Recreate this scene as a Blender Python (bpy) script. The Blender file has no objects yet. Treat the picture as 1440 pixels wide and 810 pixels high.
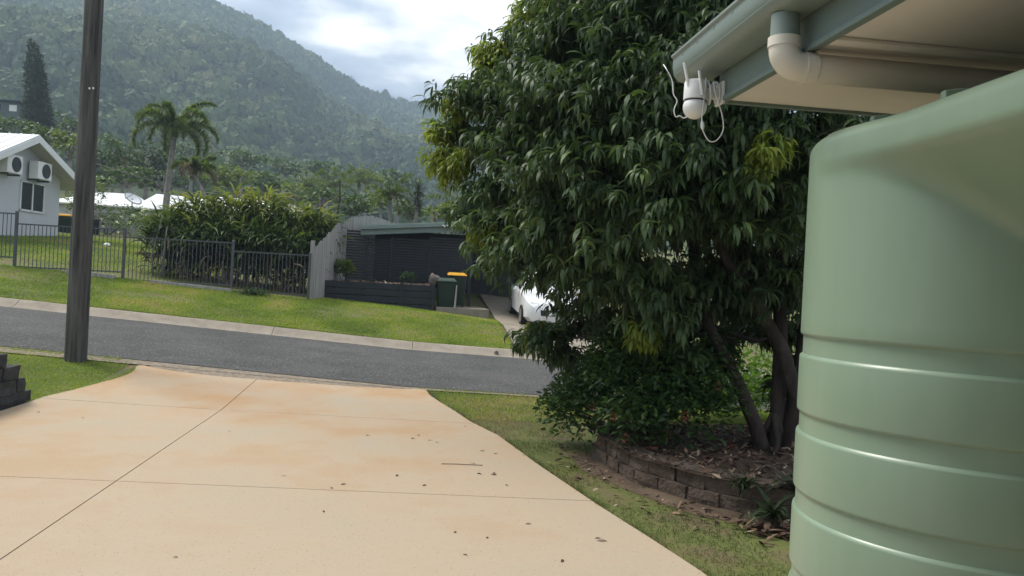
import bpy, bmesh, math, random
import numpy as np
from mathutils import Vector, Matrix
random.seed(7); RNG = np.random.default_rng(11)
SC = bpy.context.scene
COL = SC.collection

# ------------------------------------------------------------------ camera
F_PX, YAW, ROLL, EYE = 1130.0, math.radians(7.3), math.radians(3.0), 1.6
cam_d = bpy.data.cameras.new('camera'); cam = bpy.data.objects.new('camera', cam_d); COL.objects.link(cam)
cam_d.sensor_width = 36.0; cam_d.lens = 36.0 * F_PX / 1440.0
cam_d.clip_start = 0.05; cam_d.clip_end = 6000
cam.matrix_world = (Matrix.Translation((0, 0, EYE)) @ Matrix.Rotation(-YAW, 4, 'Z')
                    @ Matrix.Rotation(math.pi / 2, 4, 'X') @ Matrix.Rotation(ROLL, 4, 'Z'))
SC.camera = cam
SC.cycles.max_bounces = 6; SC.cycles.diffuse_bounces = 3; SC.cycles.glossy_bounces = 2; SC.cycles.volume_bounces = 0
# ------------------------------------------------------------------ sky and sun
SUN_EL, SUN_AZ = math.radians(56), math.radians(-58)        # azimuth clockwise from +Y (ahead)
W = bpy.data.worlds.new('World'); SC.world = W; W.use_nodes = True
def build_world():
    nt = W.node_tree; N = nt.nodes; L = nt.links; N.clear()
    out = N.new('ShaderNodeOutputWorld'); bg = N.new('ShaderNodeBackground'); bg.inputs[1].default_value = 0.10
    sky = N.new('ShaderNodeTexSky'); sky.sky_type = 'NISHITA'; sky.sun_disc = False
    sky.sun_elevation = SUN_EL; sky.sun_rotation = SUN_AZ; sky.altitude = 50; sky.dust_density = 2.0
    tc = N.new('ShaderNodeTexCoord'); sep = N.new('ShaderNodeSeparateXYZ'); L.new(tc.outputs['Generated'], sep.inputs[0])
    def m(op, a, b):
        n = N.new('ShaderNodeMath'); n.operation = op
        for i, v in enumerate((a, b)):
            if isinstance(v, (int, float)): n.inputs[i].default_value = v
            else: L.new(v, n.inputs[i])
        return n.outputs[0]
    z = m('ADD', m('MAXIMUM', sep.outputs[2], 0.0), 0.16)
    comb = N.new('ShaderNodeCombineXYZ')
    L.new(m('DIVIDE', sep.outputs[0], z), comb.inputs[0]); L.new(m('DIVIDE', sep.outputs[1], z), comb.inputs[1])
    def noise(scale, detail, rough, off):
        mp = N.new('ShaderNodeMapping'); mp.inputs['Location'].default_value = off; L.new(comb.outputs[0], mp.inputs[0])
        n = N.new('ShaderNodeTexNoise'); n.inputs['Scale'].default_value = scale; n.inputs['Detail'].default_value = detail
        n.inputs['Roughness'].default_value = rough; L.new(mp.outputs[0], n.inputs['Vector']); return n.outputs['Fac']
    def ramp(f, stops):
        r = N.new('ShaderNodeValToRGB'); e = r.color_ramp.elements
        e[0].position, e[0].color = stops[0][0], (*stops[0][1], 1); e[1].position, e[1].color = stops[-1][0], (*stops[-1][1], 1)
        for p, c in stops[1:-1]:
            k = e.new(p); k.color = (*c, 1)
        L.new(f, r.inputs[0]); return r.outputs[0]
    body = ramp(noise(1.5, 9, 0.5, (2.3, 3.1, 0)), [(0.43, (2.2, 2.7, 3.5)), (0.51, (3.8, 4.3, 5.0)), (0.59, (8.8, 8.8, 8.5))])
    cover = ramp(noise(0.6, 8, 0.55, (9.1, 4.2, 0)), [(0.28, (0.5, 0.5, 0.5)), (0.46, (1, 1, 1))])
    mix = N.new('ShaderNodeMix'); mix.data_type = 'RGBA'
    L.new(cover, mix.inputs[0]); L.new(sky.outputs[0], mix.inputs[6]); L.new(body, mix.inputs[7])
    L.new(mix.outputs[2], bg.inputs[0]); L.new(bg.outputs[0], out.inputs[0])
build_world()
sun_d = bpy.data.lights.new('sun', 'SUN'); sun_d.energy = 2.4; sun_d.angle = math.radians(20); sun_d.color = (1.0, 0.94, 0.84)
sun = bpy.data.objects.new('sun', sun_d); COL.objects.link(sun)
sdir = Vector((math.sin(SUN_AZ) * math.cos(SUN_EL), math.cos(SUN_AZ) * math.cos(SUN_EL), math.sin(SUN_EL)))
sun.rotation_euler = sdir.to_track_quat('Z', 'Y').to_euler(); sun.location = (0, 0, 60)
vs = SC.view_settings
vs.view_transform = 'Standard'; vs.look = 'None'; vs.exposure = 0.92; vs.gamma = 1.0; vs.use_curve_mapping = False

# ------------------------------------------------------------------ helpers
def ray(px, py):
    a, b = px - 720.0, 405.0 - py; c, s = math.cos(ROLL), math.sin(ROLL)
    u, w = (a * c - b * s) / F_PX, (a * s + b * c) / F_PX
    return np.array([u * math.cos(YAW) + math.sin(YAW), math.cos(YAW) - u * math.sin(YAW), w])
def at(px, py, d): return np.array([0, 0, EYE]) + ray(px, py) * d     # survey note (pixel + metres) -> world point
_perm = RNG.random((256, 256))
def vnoise(x, y):
    x = np.asarray(x, float); y = np.asarray(y, float); xi = np.floor(x).astype(int); yi = np.floor(y).astype(int)
    fx, fy = x - xi, y - yi; fx = fx * fx * (3 - 2 * fx); fy = fy * fy * (3 - 2 * fy)
    g = lambda i, j: _perm[i & 255, j & 255]
    return (g(xi, yi) * (1 - fx) + g(xi + 1, yi) * fx) * (1 - fy) + (g(xi, yi + 1) * (1 - fx) + g(xi + 1, yi + 1) * fx) * fy
def fbm(x, y, o=4): return sum(vnoise(x * 2 ** k + 17 * k, y * 2 ** k + 5 * k) * 0.5 ** k for k in range(o)) / (2 - 2.0 ** (1 - o))
def smooth(a, b, t): t = np.clip((t - a) / (b - a), 0, 1); return t * t * (3 - 2 * t)
PY = [-60, 0, 12.3, 12.5, 18.5, 18.9, 22.5, 24, 30, 45, 70, 120, 200, 320]
PZ = [0, 0, 0, -.02, .06, .2, .82, .86, 1.5, 2.6, 4.2, 8.5, 14, 22]
def zg(x, y):                                                         # height of the land
    x = np.asarray(x, float); y = np.asarray(y, float)
    sl = np.interp(y, [0, 9.6, 12.5, 200], [0, 0, .065, .07]); sr = np.interp(y, [0, 10, 12.5, 18.5, 24, 40, 200], [0, 0, .03, .035, .1, .06, .0])
    xc = np.clip(x, -45, 30)
    z = np.interp(y, PY, PZ) + np.where(xc < 0, -xc * sl, -xc * sr)
    return z + 0.55 * smooth(-4.40, -4.6, x) * smooth(9.35, 9.05, y)
def zs(x, y): return float(zg(x, y))

class MB:
    def __init__(s): s.v = []; s.f = []; s.m = []
    def poly(s, pts, m=0):
        i = len(s.v); s.v += [tuple(p) for p in pts]; s.f.append(tuple(range(i, i + len(pts)))); s.m.append(m); return s
    def raw(s, v, f, m=0):
        i = len(s.v); s.v += [tuple(p) for p in v]; s.f += [tuple(k + i for k in q) for q in f]; s.m += [m] * len(f); return s
    def box(s, c, d, rz=0, m=0, taper=1.0):
        co, si = math.cos(rz), math.sin(rz); v = []
        for k, t in ((-1, 1.0), (1, taper)):
            for a, b in ((-1, -1), (1, -1), (1, 1), (-1, 1)):
                x, y = a * d[0] / 2 * t, b * d[1] / 2 * t
                v.append((c[0] + x * co - y * si, c[1] + x * si + y * co, c[2] + k * d[2] / 2))
        return s.raw(v, [(3, 2, 1, 0), (4, 5, 6, 7), (0, 1, 5, 4), (1, 2, 6, 5), (2, 3, 7, 6), (3, 0, 4, 7)], m)
    def obox(s, o, ax, ay, az, m=0):                                   # box from corner + three edge vectors
        o, ax, ay, az = (np.array(k, float) for k in (o, ax, ay, az))
        v = [o, o + ax, o + ax + ay, o + ay, o + az, o + ax + az, o + ax + ay + az, o + ay + az]
        return s.raw(v, [(3, 2, 1, 0), (4, 5, 6, 7), (0, 1, 5, 4), (1, 2, 6, 5), (2, 3, 7, 6), (3, 0, 4, 7)], m)
    def tube(s, path, rad, n=8, m=0, cap=True):
        path = [Vector(p) for p in path]; k = len(path)
        if isinstance(rad, (int, float)): rad = [rad] * k
        v = []; ref = None
        for i, p in enumerate(path):
            t = (path[min(i + 1, k - 1)] - path[max(i - 1, 0)]).normalized()
            if ref is None: ref = t.orthogonal().normalized()
            ref = (ref - t * ref.dot(t)); ref = ref.normalized() if ref.length > 1e-6 else t.orthogonal().normalized()
            b = t.cross(ref)
            v += [p + (ref * math.cos(2 * math.pi * j / n) + b * math.sin(2 * math.pi * j / n)) * rad[i] for j in range(n)]
        f = [(i * n + j, i * n + (j + 1) % n, (i + 1) * n + (j + 1) % n, (i + 1) * n + j) for i in range(k - 1) for j in range(n)]
        if cap: f += [tuple(range(n - 1, -1, -1)), tuple((k - 1) * n + j for j in range(n))]
        return s.raw(v, f, m)
    def lathe(s, c, prof, n=24, m=0):                                  # prof: (radius, z) bottom to top
        v = [(c[0] + r * math.cos(2 * math.pi * j / n), c[1] + r * math.sin(2 * math.pi * j / n), c[2] + z) for r, z in prof for j in range(n)]
        k = len(prof)
        f = [(i * n + j, i * n + (j + 1) % n, (i + 1) * n + (j + 1) % n, (i + 1) * n + j) for i in range(k - 1) for j in range(n)]
        f += [tuple(range(n - 1, -1, -1)), tuple((k - 1) * n + j for j in range(n))]
        return s.raw(v, f, m)
    def prism(s, prof, a, b, m=0):                                     # 2-D section (local X,Z) swept from a to b given as 3-D functions
        k = len(prof); v = [a(*p) for p in prof] + [b(*p) for p in prof]
        f = [(i, (i + 1) % k, k + (i + 1) % k, k + i) for i in range(k)] + [tuple(range(k - 1, -1, -1)), tuple(range(k, 2 * k))]
        return s.raw(v, f, m)
    def build(s, name, mats, parent=None, smooth_=False, bevel=0, fixn=True):
        me = bpy.data.meshes.new(name); me.from_pydata(s.v, [], s.f)
        for mt in (mats if isinstance(mats, (list, tuple)) else [mats]): me.materials.append(mt)
        me.polygons.foreach_set('material_index', s.m)
        if fixn:
            bm = bmesh.new(); bm.from_mesh(me); bmesh.ops.recalc_face_normals(bm, faces=bm.faces); bm.to_mesh(me); bm.free()
        if smooth_: me.polygons.foreach_set('use_smooth', [True] * len(me.polygons))
        o = bpy.data.objects.new(name, me); COL.objects.link(o); o.parent = parent
        if smooth_ == 'auto':
            me.set_sharp_from_angle(angle=math.radians(40))
        if bevel:
            b = o.modifiers.new('bevel', 'BEVEL'); b.width = bevel; b.segments = 2; b.limit_method = 'ANGLE'
        return o
def arrays(name, V, Fc, mats, parent=None, rnd=None, smooth_=False, mi=None):
    """fast mesh from numpy: V (n,3), Fc (m,k)"""
    me = bpy.data.meshes.new(name); V = np.ascontiguousarray(V, np.float32); Fc = np.ascontiguousarray(Fc, np.int32)
    m, k = Fc.shape
    me.vertices.add(len(V)); me.vertices.foreach_set('co', V.ravel())
    me.loops.add(m * k); me.loops.foreach_set('vertex_index', Fc.ravel())
    me.polygons.add(m); me.polygons.foreach_set('loop_start', np.arange(m, dtype=np.int32) * k)
    for mt in (mats if isinstance(mats, (list, tuple)) else [mats]): me.materials.append(mt)
    if mi is not None: me.polygons.foreach_set('material_index', np.asarray(mi, np.int32))
    if smooth_: me.polygons.foreach_set('use_smooth', np.ones(m, bool))
    if rnd is not None:
        a = me.attributes.new('rnd', 'FLOAT', 'POINT'); a.data.foreach_set('value', np.asarray(rnd, np.float32))
    me.update(calc_edges=True)
    o = bpy.data.objects.new(name, me); COL.objects.link(o); o.parent = parent; return o
def ribbons(base, az, e0, droop, L, Wd, prof, rnd, roll=None):
    """leaf blades: start elevation e0 bends down by droop along the length; returns V, F, rnd per vertex"""
    n = len(base); k = len(prof); s = np.linspace(0, 1, k)
    e = e0[:, None] - droop[:, None] * s[None]
    st = L[:, None] / (k - 1)
    ch = np.concatenate([np.zeros((n, 1)), np.cumsum(np.cos((e[:, 1:] + e[:, :-1]) / 2) * st, 1)], 1)
    cz = np.concatenate([np.zeros((n, 1)), np.cumsum(np.sin((e[:, 1:] + e[:, :-1]) / 2) * st, 1)], 1)
    h = np.stack([np.cos(az), np.sin(az)], 1)
    P = np.empty((n, k, 3)); P[:, :, :2] = base[:, None, :2] + ch[:, :, None] * h[:, None]; P[:, :, 2] = base[:, 2:3] + cz
    if roll is None: roll = np.zeros(n)
    side = np.stack([-np.sin(az) * np.cos(roll), np.cos(az) * np.cos(roll), np.sin(roll)], 1)
    off = side[:, None] * (Wd[:, None] * np.asarray(prof)[None])[:, :, None] * 0.5
    V = np.stack([P - off, P + off], 2).reshape(-1, 3)
    i0 = (np.arange(n) * k * 2)[:, None] + np.arange(k - 1)[None] * 2
    Fc = np.stack([i0, i0 + 1, i0 + 3, i0 + 2], 2).reshape(-1, 4)
    return V, Fc, np.repeat(rnd, k * 2)
def merge(parts):
    V = []; Fc = []; R = []; o = 0
    for v, f, r in parts: V.append(v); Fc.append(f + o); R.append(r); o += len(v)
    return np.concatenate(V), np.concatenate(Fc), np.concatenate(R)
def empty(name, loc=(0, 0, 0)):
    o = bpy.data.objects.new(name, None); COL.objects.link(o); o.location = loc; o.empty_display_size = .2; return o
def thing(name, label, cat, group=None, loc=(0, 0, 0)): return tag(empty(name, loc), label, cat, group)
def tag(o, label, cat, group=None):
    o['label'] = label; o['category'] = cat
    if group: o['group'] = group
    return o
def kind(o, k): o['kind'] = k; return o
def inst(o, parent=None, loc=None, rot=None, scale=None):
    c = o.copy(); COL.objects.link(c); c.parent = parent
    if loc is not None: c.location = loc
    if rot is not None: c.rotation_euler = rot
    if scale is not None: c.scale = scale
    return c

# ------------------------------------------------------------------ materials
def mat(name, stops, scale=4.0, detail=6, rough=.8, bump=0.0, bscale=60.0, bdist=.01, spec=.3, metal=0.0, speck=None,
        stretch=(1, 1, 1), trans=0.0, attr=False, rvar=0.0, coat=0.0, second=None, ygrad=None):
    """stops: [(pos, rgb), ...] over noise (or over the per-leaf 'rnd' value when attr)"""
    m = bpy.data.materials.new(name); m.use_nodes = True; nt = m.node_tree; N = nt.nodes; L = nt.links
    P = N['Principled BSDF']; P.inputs['Roughness'].default_value = rough; P.inputs['Metallic'].default_value = metal
    P.inputs['Specular IOR Level'].default_value = spec; P.inputs['Coat Weight'].default_value = coat
    geo = N.new('ShaderNodeNewGeometry'); mp = N.new('ShaderNodeMapping'); mp.inputs['Scale'].default_value = stretch
    L.new(geo.outputs['Position'], mp.inputs[0])
    def noise(sc, de, ro=.6):
        n = N.new('ShaderNodeTexNoise'); n.inputs['Scale'].default_value = sc; n.inputs['Detail'].default_value = de; n.inputs['Roughness'].default_value = ro
        L.new(mp.outputs[0], n.inputs['Vector']); return n.outputs['Fac']
    def ramp(f, st):
        r = N.new('ShaderNodeValToRGB'); e = r.color_ramp.elements
        e[0].position, e[0].color = st[0][0], (*st[0][1], 1); e[1].position, e[1].color = st[-1][0], (*st[-1][1], 1)
        for p, c in st[1:-1]: e.new(p).color = (*c, 1)
        L.new(f, r.inputs[0]); return r.outputs[0]
    def mixc(f, a, b, t='MIX'):
        x = N.new('ShaderNodeMix'); x.data_type = 'RGBA'; x.blend_type = t
        for s_, v in ((x.inputs[0], f), (x.inputs[6], a), (x.inputs[7], b)):
            if isinstance(v, (int, float)): s_.default_value = v
            elif isinstance(v, tuple): s_.default_value = (*v, 1)
            else: L.new(v, s_)
        return x.outputs[2]
    if len(stops) == 1: stops = [(0.3, tuple(c * .93 for c in stops[0][1])), (0.7, tuple(c * 1.05 for c in stops[0][1]))]
    if attr:
        a = N.new('ShaderNodeAttribute'); a.attribute_name = 'rnd'; c = ramp(a.outputs['Fac'], stops)
    else: c = ramp(noise(scale, detail), stops)
    if second:                                                         # (scale, pos0, pos1, colour, amount)
        f2 = ramp(noise(second[0], 12, .65), [(second[1], (0, 0, 0)), (second[2], (second[4],) * 3)])
        if ygrad:                                                      # stain heavier towards one end (y0 -> y1)
            sp_ = N.new('ShaderNodeSeparateXYZ'); L.new(geo.outputs['Position'], sp_.inputs[0]); mr = N.new('ShaderNodeMapRange'); mr.inputs[1].default_value = ygrad[0]; mr.inputs[2].default_value = ygrad[1]; mr.inputs[3].default_value = ygrad[2]; mr.inputs[4].default_value = 1.0
            L.new(sp_.outputs[1], mr.inputs[0]); mu = N.new('ShaderNodeMath'); mu.operation = 'MULTIPLY'; L.new(f2, mu.inputs[0]); L.new(mr.outputs[0], mu.inputs[1]); f2 = mu.outputs[0]
        c = mixc(f2, c, second[3])
    if speck:                                                          # (scale, pos0, pos1, colour)
        f3 = ramp(noise(speck[0], 2, .5), [(speck[1], (0, 0, 0)), (speck[2], (1, 1, 1))]); c = mixc(f3, c, speck[3])
    L.new(c, P.inputs['Base Color'])
    if rvar:
        r = N.new('ShaderNodeMapRange'); r.inputs[3].default_value = rough - rvar; r.inputs[4].default_value = rough + rvar
        L.new(noise(scale * 3, 4), r.inputs[0]); L.new(r.outputs[0], P.inputs['Roughness'])
    if bump:
        b = N.new('ShaderNodeBump'); b.inputs['Strength'].default_value = bump; b.inputs['Distance'].default_value = bdist
        L.new(noise(bscale, 4), b.inputs['Height']); L.new(b.outputs[0], P.inputs['Normal'])
    if trans:
        t = N.new('ShaderNodeBsdfTranslucent'); x = N.new('ShaderNodeMixShader'); x.inputs[0].default_value = trans
        L.new(mixc(1.0, c, (1.5, 1.55, .7), 'MULTIPLY'), t.inputs[0]); L.new(P.outputs[0], x.inputs[1]); L.new(t.outputs[0], x.inputs[2])
        L.new(x.outputs[0], N['Material Output'].inputs[0])
    return m
M = {}
M['concrete'] = mat('driveway_concrete', [(.3, (.345, .285, .205)), (.5, (.39, .338, .262)), (.7, (.375, .338, .28))], .55, 14, .85, .35, 90, .005,
                    speck=(75, .64, .74, (.20, .165, .12)), second=(.55, .36, .60, (.37, .225, .11), .9), ygrad=(4.0, 10.0, .4))
M['joint'] = mat('joint_dirt', [(.4, (.07, .05, .035)), (.6, (.12, .09, .06))], 20)
M['asphalt'] = mat('asphalt', [(.3, (.052, .052, .052)), (.7, (.078, .077, .076))], .9, 6, .9, .9, 30, .02, spec=.15, speck=(26, .56, .66, (.16, .158, .155)), second=(.4, .48, .66, (.098, .096, .093), .7))
M['kerb'] = mat('kerb_concrete', [(.3, (.20, .17, .135)), (.7, (.29, .255, .205))], 3, 6, .9, .3, 60, .005, second=(9, .55, .7, (.2, .17, .13), .6))
M['gravel'] = mat('gutter_gravel', [(.35, (.16, .13, .10)), (.65, (.30, .25, .19))], 14, 6, .95, .8, 60, .02)
M['soil'] = mat('soil', [(.3, (.075, .052, .036)), (.7, (.15, .11, .075))], 5, 8, .95, .6, 40, .02)
M['land'] = mat('grassy_land', [(.3, (.075, .095, .025)), (.5, (.11, .125, .035)), (.64, (.13, .10, .058))], 1.3, 8, .95, .5, 30, .03)
M['mulch'] = mat('mulch', [(.3, (.05, .035, .026)), (.7, (.13, .09, .065))], 9, 8, .95, .8, 45, .03)
M['timber_pole'] = mat('weathered_pole', [(.32, (.028, .027, .026)), (.5, (.075, .073, .07)), (.7, (.14, .135, .125))], 16, 8, .95, 1.0, 40, .02,
                       stretch=(1, 1, .06), second=(1.1, .5, .7, (.06, .075, .045), .6))
M['black_block'] = mat('charcoal_block', [(.3, (.022, .023, .025)), (.7, (.06, .06, .062))], 8, 8, .9, .9, 35, .02)
M['brown_block'] = mat('split_face_block', [(.3, (.06, .043, .033)), (.55, (.11, .082, .064)), (.75, (.155, .122, .098))], 6, 8, .95, 1.0, 30, .025)
M['fence_metal'] = mat('grey_powdercoat', [(.5, (.075, .083, .09))], 3, 3, .5)
M['white_wall'] = mat('white_render', [(.3, (.50, .52, .545)), (.7, (.57, .59, .615))], .8, 5, .9, .1, 80)
M['white_paint'] = mat('white_paint', [(.5, (.72, .73, .73))], 2, 3, .45)
M['white_plastic'] = mat('white_plastic', [(.5, (.78, .78, .77))], 3, 3, .35, spec=.5)
M['roof_white'] = mat('pale_metal_roof', [(.3, (.66, .69, .72)), (.7, (.76, .78, .80))], .7, 4, .45)
M['soffit_pale'] = mat('eave_lining', [(.5, (.62, .60, .57))], 3, 3, .8)  # one even pale colour for the gable house eave lining
M['glass'] = mat('window_glass', [(.5, (.02, .024, .028))], 2, 2, .06, spec=.6)
M['dark_grille'] = mat('dark_grille', [(.5, (.07, .075, .08))], 5, 3, .6)
M['paling'] = mat('grey_paling', [(.3, (.20, .19, .18)), (.6, (.34, .33, .315)), (.8, (.42, .41, .395))], 5, 8, .95, .5, 30, .006, stretch=(3, 3, .15))
M['charcoal'] = mat('charcoal_paint', [(.3, (.015, .019, .025)), (.7, (.024, .029, .036))], 3, 5, .5)
M['slat'] = mat('slat_paint', [(.3, (.024, .029, .036)), (.7, (.036, .042, .05))], 3, 5, .45)
M['sage'] = mat('sage_fascia', [(.3, (.15, .20, .185)), (.7, (.19, .245, .225))], 2, 5, .5)
M['bin_green'] = mat('bin_green', [(.5, (.018, .034, .024))], 4, 4, .5, rvar=.1)
M['bin_lid'] = mat('bin_lid_green', [(.5, (.05, .075, .06))], 4, 4, .5)
M['yellow'] = mat('yellow_lid', [(.5, (.75, .38, .03))], 4, 4, .45)
M['rubber'] = mat('rubber', [(.5, (.02, .02, .02))], 4, 4, .8)
M['rag'] = mat('grey_brown_sacking', [(.3, (.07, .06, .055)), (.7, (.16, .135, .12))], 14, 6, .95)
M['tank'] = mat('tank_green', [(.3, (.195, .272, .195)), (.7, (.22, .298, .212))], 2.2, 6, .33, .05, 140, .002, spec=.45, rvar=.06, stretch=(3, 3, .35), second=(5, .56, .78, (.24, .30, .225), .5))
M['gutter'] = mat('gutter_sage', [(.3, (.175, .225, .205)), (.7, (.20, .25, .23))], 3, 5, .4, spec=.45, second=(22, .62, .78, (.36, .42, .38), .4))
M['fascia'] = mat('fascia_sage', [(.3, (.155, .21, .195)), (.7, (.18, .235, .22))], 3, 5, .45, stretch=(1, .15, 1))
M['eave_sheet'] = mat('eave_sheet_cream', [(.3, (.66, .625, .58)), (.7, (.72, .685, .64))], 1.6, 5, .75, stretch=(.5, 1.5, 1))
M['pvc'] = mat('cream_pvc', [(.3, (.60, .565, .49)), (.7, (.66, .62, .54))], 3, 5, .4, spec=.45)
M['bark'] = mat('tree_bark', [(.3, (.03, .024, .021)), (.6, (.062, .05, .043)), (.8, (.11, .093, .08))], 9, 8, .95, .8, 28, .02, stretch=(1, 1, .3))
M['bark_grey'] = mat('grey_bark', [(.3, (.13, .12, .11)), (.7, (.27, .26, .24))], 6, 8, .95, .5, 28, .02, stretch=(1, 1, .5))
M['leaf_tree'] = mat('mature_leaf', [(0, (.036, .066, .03)), (.5, (.062, .102, .042)), (.82, (.082, .135, .052)), (1, (.125, .185, .062))], rough=.52, spec=.38, trans=.3, attr=True)
M['leaf_yellow_green'] = mat('yellow_green_leaf', [(0, (.12, .18, .03)), (1, (.26, .30, .05))], rough=.5, trans=.42, attr=True)
M['leaf_shrub'] = mat('shrub_leaf', [(0, (.022, .055, .018)), (.6, (.04, .085, .025)), (1, (.075, .12, .03))], rough=.5, trans=.3, attr=True)
M['petal_red'] = mat('dull_red_bloom', [(0, (.13, .035, .025)), (1, (.24, .075, .05))], rough=.7, trans=.2, attr=True)
M['petal_white'] = mat('white_bloom', [(0, (.6, .6, .55)), (1, (.8, .8, .76))], rough=.7, trans=.2, attr=True)
M['leaf_ground'] = mat('groundcover_leaf', [(0, (.06, .13, .02)), (1, (.13, .22, .035))], rough=.5, trans=.4, attr=True)
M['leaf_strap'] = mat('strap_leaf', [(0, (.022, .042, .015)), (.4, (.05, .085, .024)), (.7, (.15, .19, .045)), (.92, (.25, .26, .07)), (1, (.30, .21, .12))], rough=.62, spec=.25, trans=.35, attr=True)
M['leaf_dead'] = mat('dead_leaf', [(0, (.06, .045, .034)), (.6, (.13, .10, .075)), (1, (.28, .235, .18))], rough=.9, trans=.15, attr=True)
M['litter'] = mat('leaf_litter', [(0, (.045, .026, .02)), (.55, (.11, .065, .045)), (.85, (.22, .145, .095)), (1, (.40, .33, .24))], rough=.85, attr=True)
M['leaf_palm'] = mat('palm_leaf', [(0, (.07, .115, .022)), (.6, (.13, .175, .035)), (1, (.22, .21, .055))], rough=.5, trans=.35, attr=True)
M['leaf_mid'] = mat('treeline_leaf', [(0, (.03, .06, .018)), (.6, (.055, .10, .026)), (1, (.095, .14, .034))], rough=.55, trans=.3, attr=True)
M['leaf_lime'] = mat('lime_tree_leaf', [(0, (.06, .10, .022)), (1, (.15, .19, .045))], rough=.55, trans=.35, attr=True)
M['leaf_dark'] = mat('dark_tree_leaf', [(0, (.018, .034, .014)), (1, (.045, .07, .026))], rough=.6, trans=.2, attr=True)
M['leaf_cypress'] = mat('cypress_leaf', [(0, (.02, .034, .018)), (.7, (.04, .06, .028)), (1, (.085, .085, .05))], rough=.7, trans=.12, attr=True)
M['forest'] = mat('forest_canopy', [(0, (.03, .058, .022)), (.4, (.06, .10, .032)), (.7, (.115, .155, .046)), (1, (.21, .205, .09))], rough=.8, attr=True, trans=.1)
M['forest_floor'] = mat('forest_floor', [(.3, (.02, .035, .014)), (.7, (.05, .07, .026))], .05, 8, .95)
M['grass'] = mat('lawn_grass', [(0, (.115, .175, .024)), (.55, (.195, .27, .038)), (.88, (.26, .31, .055)), (1, (.34, .30, .13))], rough=.6, trans=.4, attr=True)
M['grass_dry_shade'] = mat('dry_grass_shade_tint', [(0, (.045, .075, .018)), (.5, (.085, .12, .028)), (.8, (.13, .13, .05)), (1, (.22, .165, .09))], rough=.65, trans=.3, attr=True)  # dry blades, with the tree's shade put into a darker grass colour
M['car_white'] = mat('car_paint_white', [(.5, (.74, .75, .76))], 3, 3, .25, spec=.5, coat=.6)
M['car_trim'] = mat('car_trim', [(.5, (.02, .02, .022))], 3, 3, .5)
M['lamp'] = mat('headlamp_lens', [(.5, (.55, .57, .6))], 3, 3, .12, spec=.6)
M['rim'] = mat('alloy_rim', [(.5, (.45, .46, .47))], 3, 3, .35, metal=.8)
M['cable'] = mat('cable_black', [(.5, (.12, .12, .125))], 3, 3, .6)
M['rust_roof'] = mat('red_brown_gable', [(.3, (.16, .085, .06)), (.7, (.22, .13, .10))], 2, 5, .8)
M['tile_dark'] = mat('dark_house', [(.3, (.07, .10, .10)), (.7, (.11, .145, .145))], 1, 4, .7)
M['dish'] = mat('dish_grey', [(.5, (.20, .21, .22))], 3, 3, .5)

# ------------------------------------------------------------------ land, road, kerb, driveway
def grid_sheet(name, xs, ys, mats, dz=0.0, zf=zg):
    X, Y = np.meshgrid(xs, ys, indexing='ij'); V = np.stack([X, Y, zf(X, Y) + dz], -1).reshape(-1, 3)
    a, b = len(xs), len(ys); i = (np.arange(a - 1)[:, None] * b + np.arange(b - 1)[None])
    return arrays(name, V, np.stack([i, i + b, i + b + 1, i + 1], -1).reshape(-1, 4), mats, smooth_=True)
far = np.array([18, 20, 23, 27, 32, 38, 46, 56, 70, 90, 120, 160, 220.])
gx = np.unique(np.concatenate([-far[::-1], np.arange(-16.5, 17, .5), [-4.65, -4.42, -4.4, -4.3], far])); gy = np.unique(np.concatenate([np.arange(-8, 36.1, .5), [12.3, 18.9, 9.05, 9.35], far[5:] + 0, [260, 320.]]))
ground = kind(grid_sheet('ground', gx, gy, M['land'], -.004), 'structure')
rx = np.concatenate([[-70, -50, -35, -25], np.arange(-20, 20.1, .5), [25, 35, 50, 70.]])
road = kind(grid_sheet('road', rx, np.array([12.45, 12.6, 13, 14, 15, 16, 17, 18, 18.4]), M['asphalt'], .022,
                       lambda x, y: zg(x, y) + .03 * np.sin((y - 12.45) / 5.95 * math.pi)), 'structure')
kind(grid_sheet('gutter_strip', rx[(rx > -21) & (rx < 21)], np.array([12.1, 12.3, 12.48]), M['gravel'], .014), 'structure')
kind(grid_sheet('gutter_apron', np.linspace(-3.62, .3, 18), np.array([11.5, 11.75, 12.0, 12.115]), M['gravel'], .010), 'structure')
kerb = kind(empty('kerb'), 'structure')
KP = [(18.34, -.05), (18.34, .012), (18.58, .03), (18.72, .085), (18.84, .15), (18.92, .168), (19.06, .165), (19.06, -.1)]
kx = [-24.4, -19.2, -14.0, -8.45, -3.0, .15, 3.6, 8.8, 14, 19]
for a, b in zip(kx[:-1], kx[1:]):
    mb = MB(); n = max(2, int((b - a) / .8)); xs = np.linspace(a + .006, b - .006, n); k = len(KP)
    v = [(x, y, zs(x, 18.4) + z) for x in xs for y, z in KP]
    f = [(i * k + j, i * k + (j + 1) % k, (i + 1) * k + (j + 1) % k, (i + 1) * k + j) for i in range(n - 1) for j in range(k)]
    f += [tuple(range(k)), tuple((n - 1) * k + j for j in range(k))]
    mb.raw(v, f).build('kerb_segment', M['kerb'], kerb, smooth_='auto')

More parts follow.
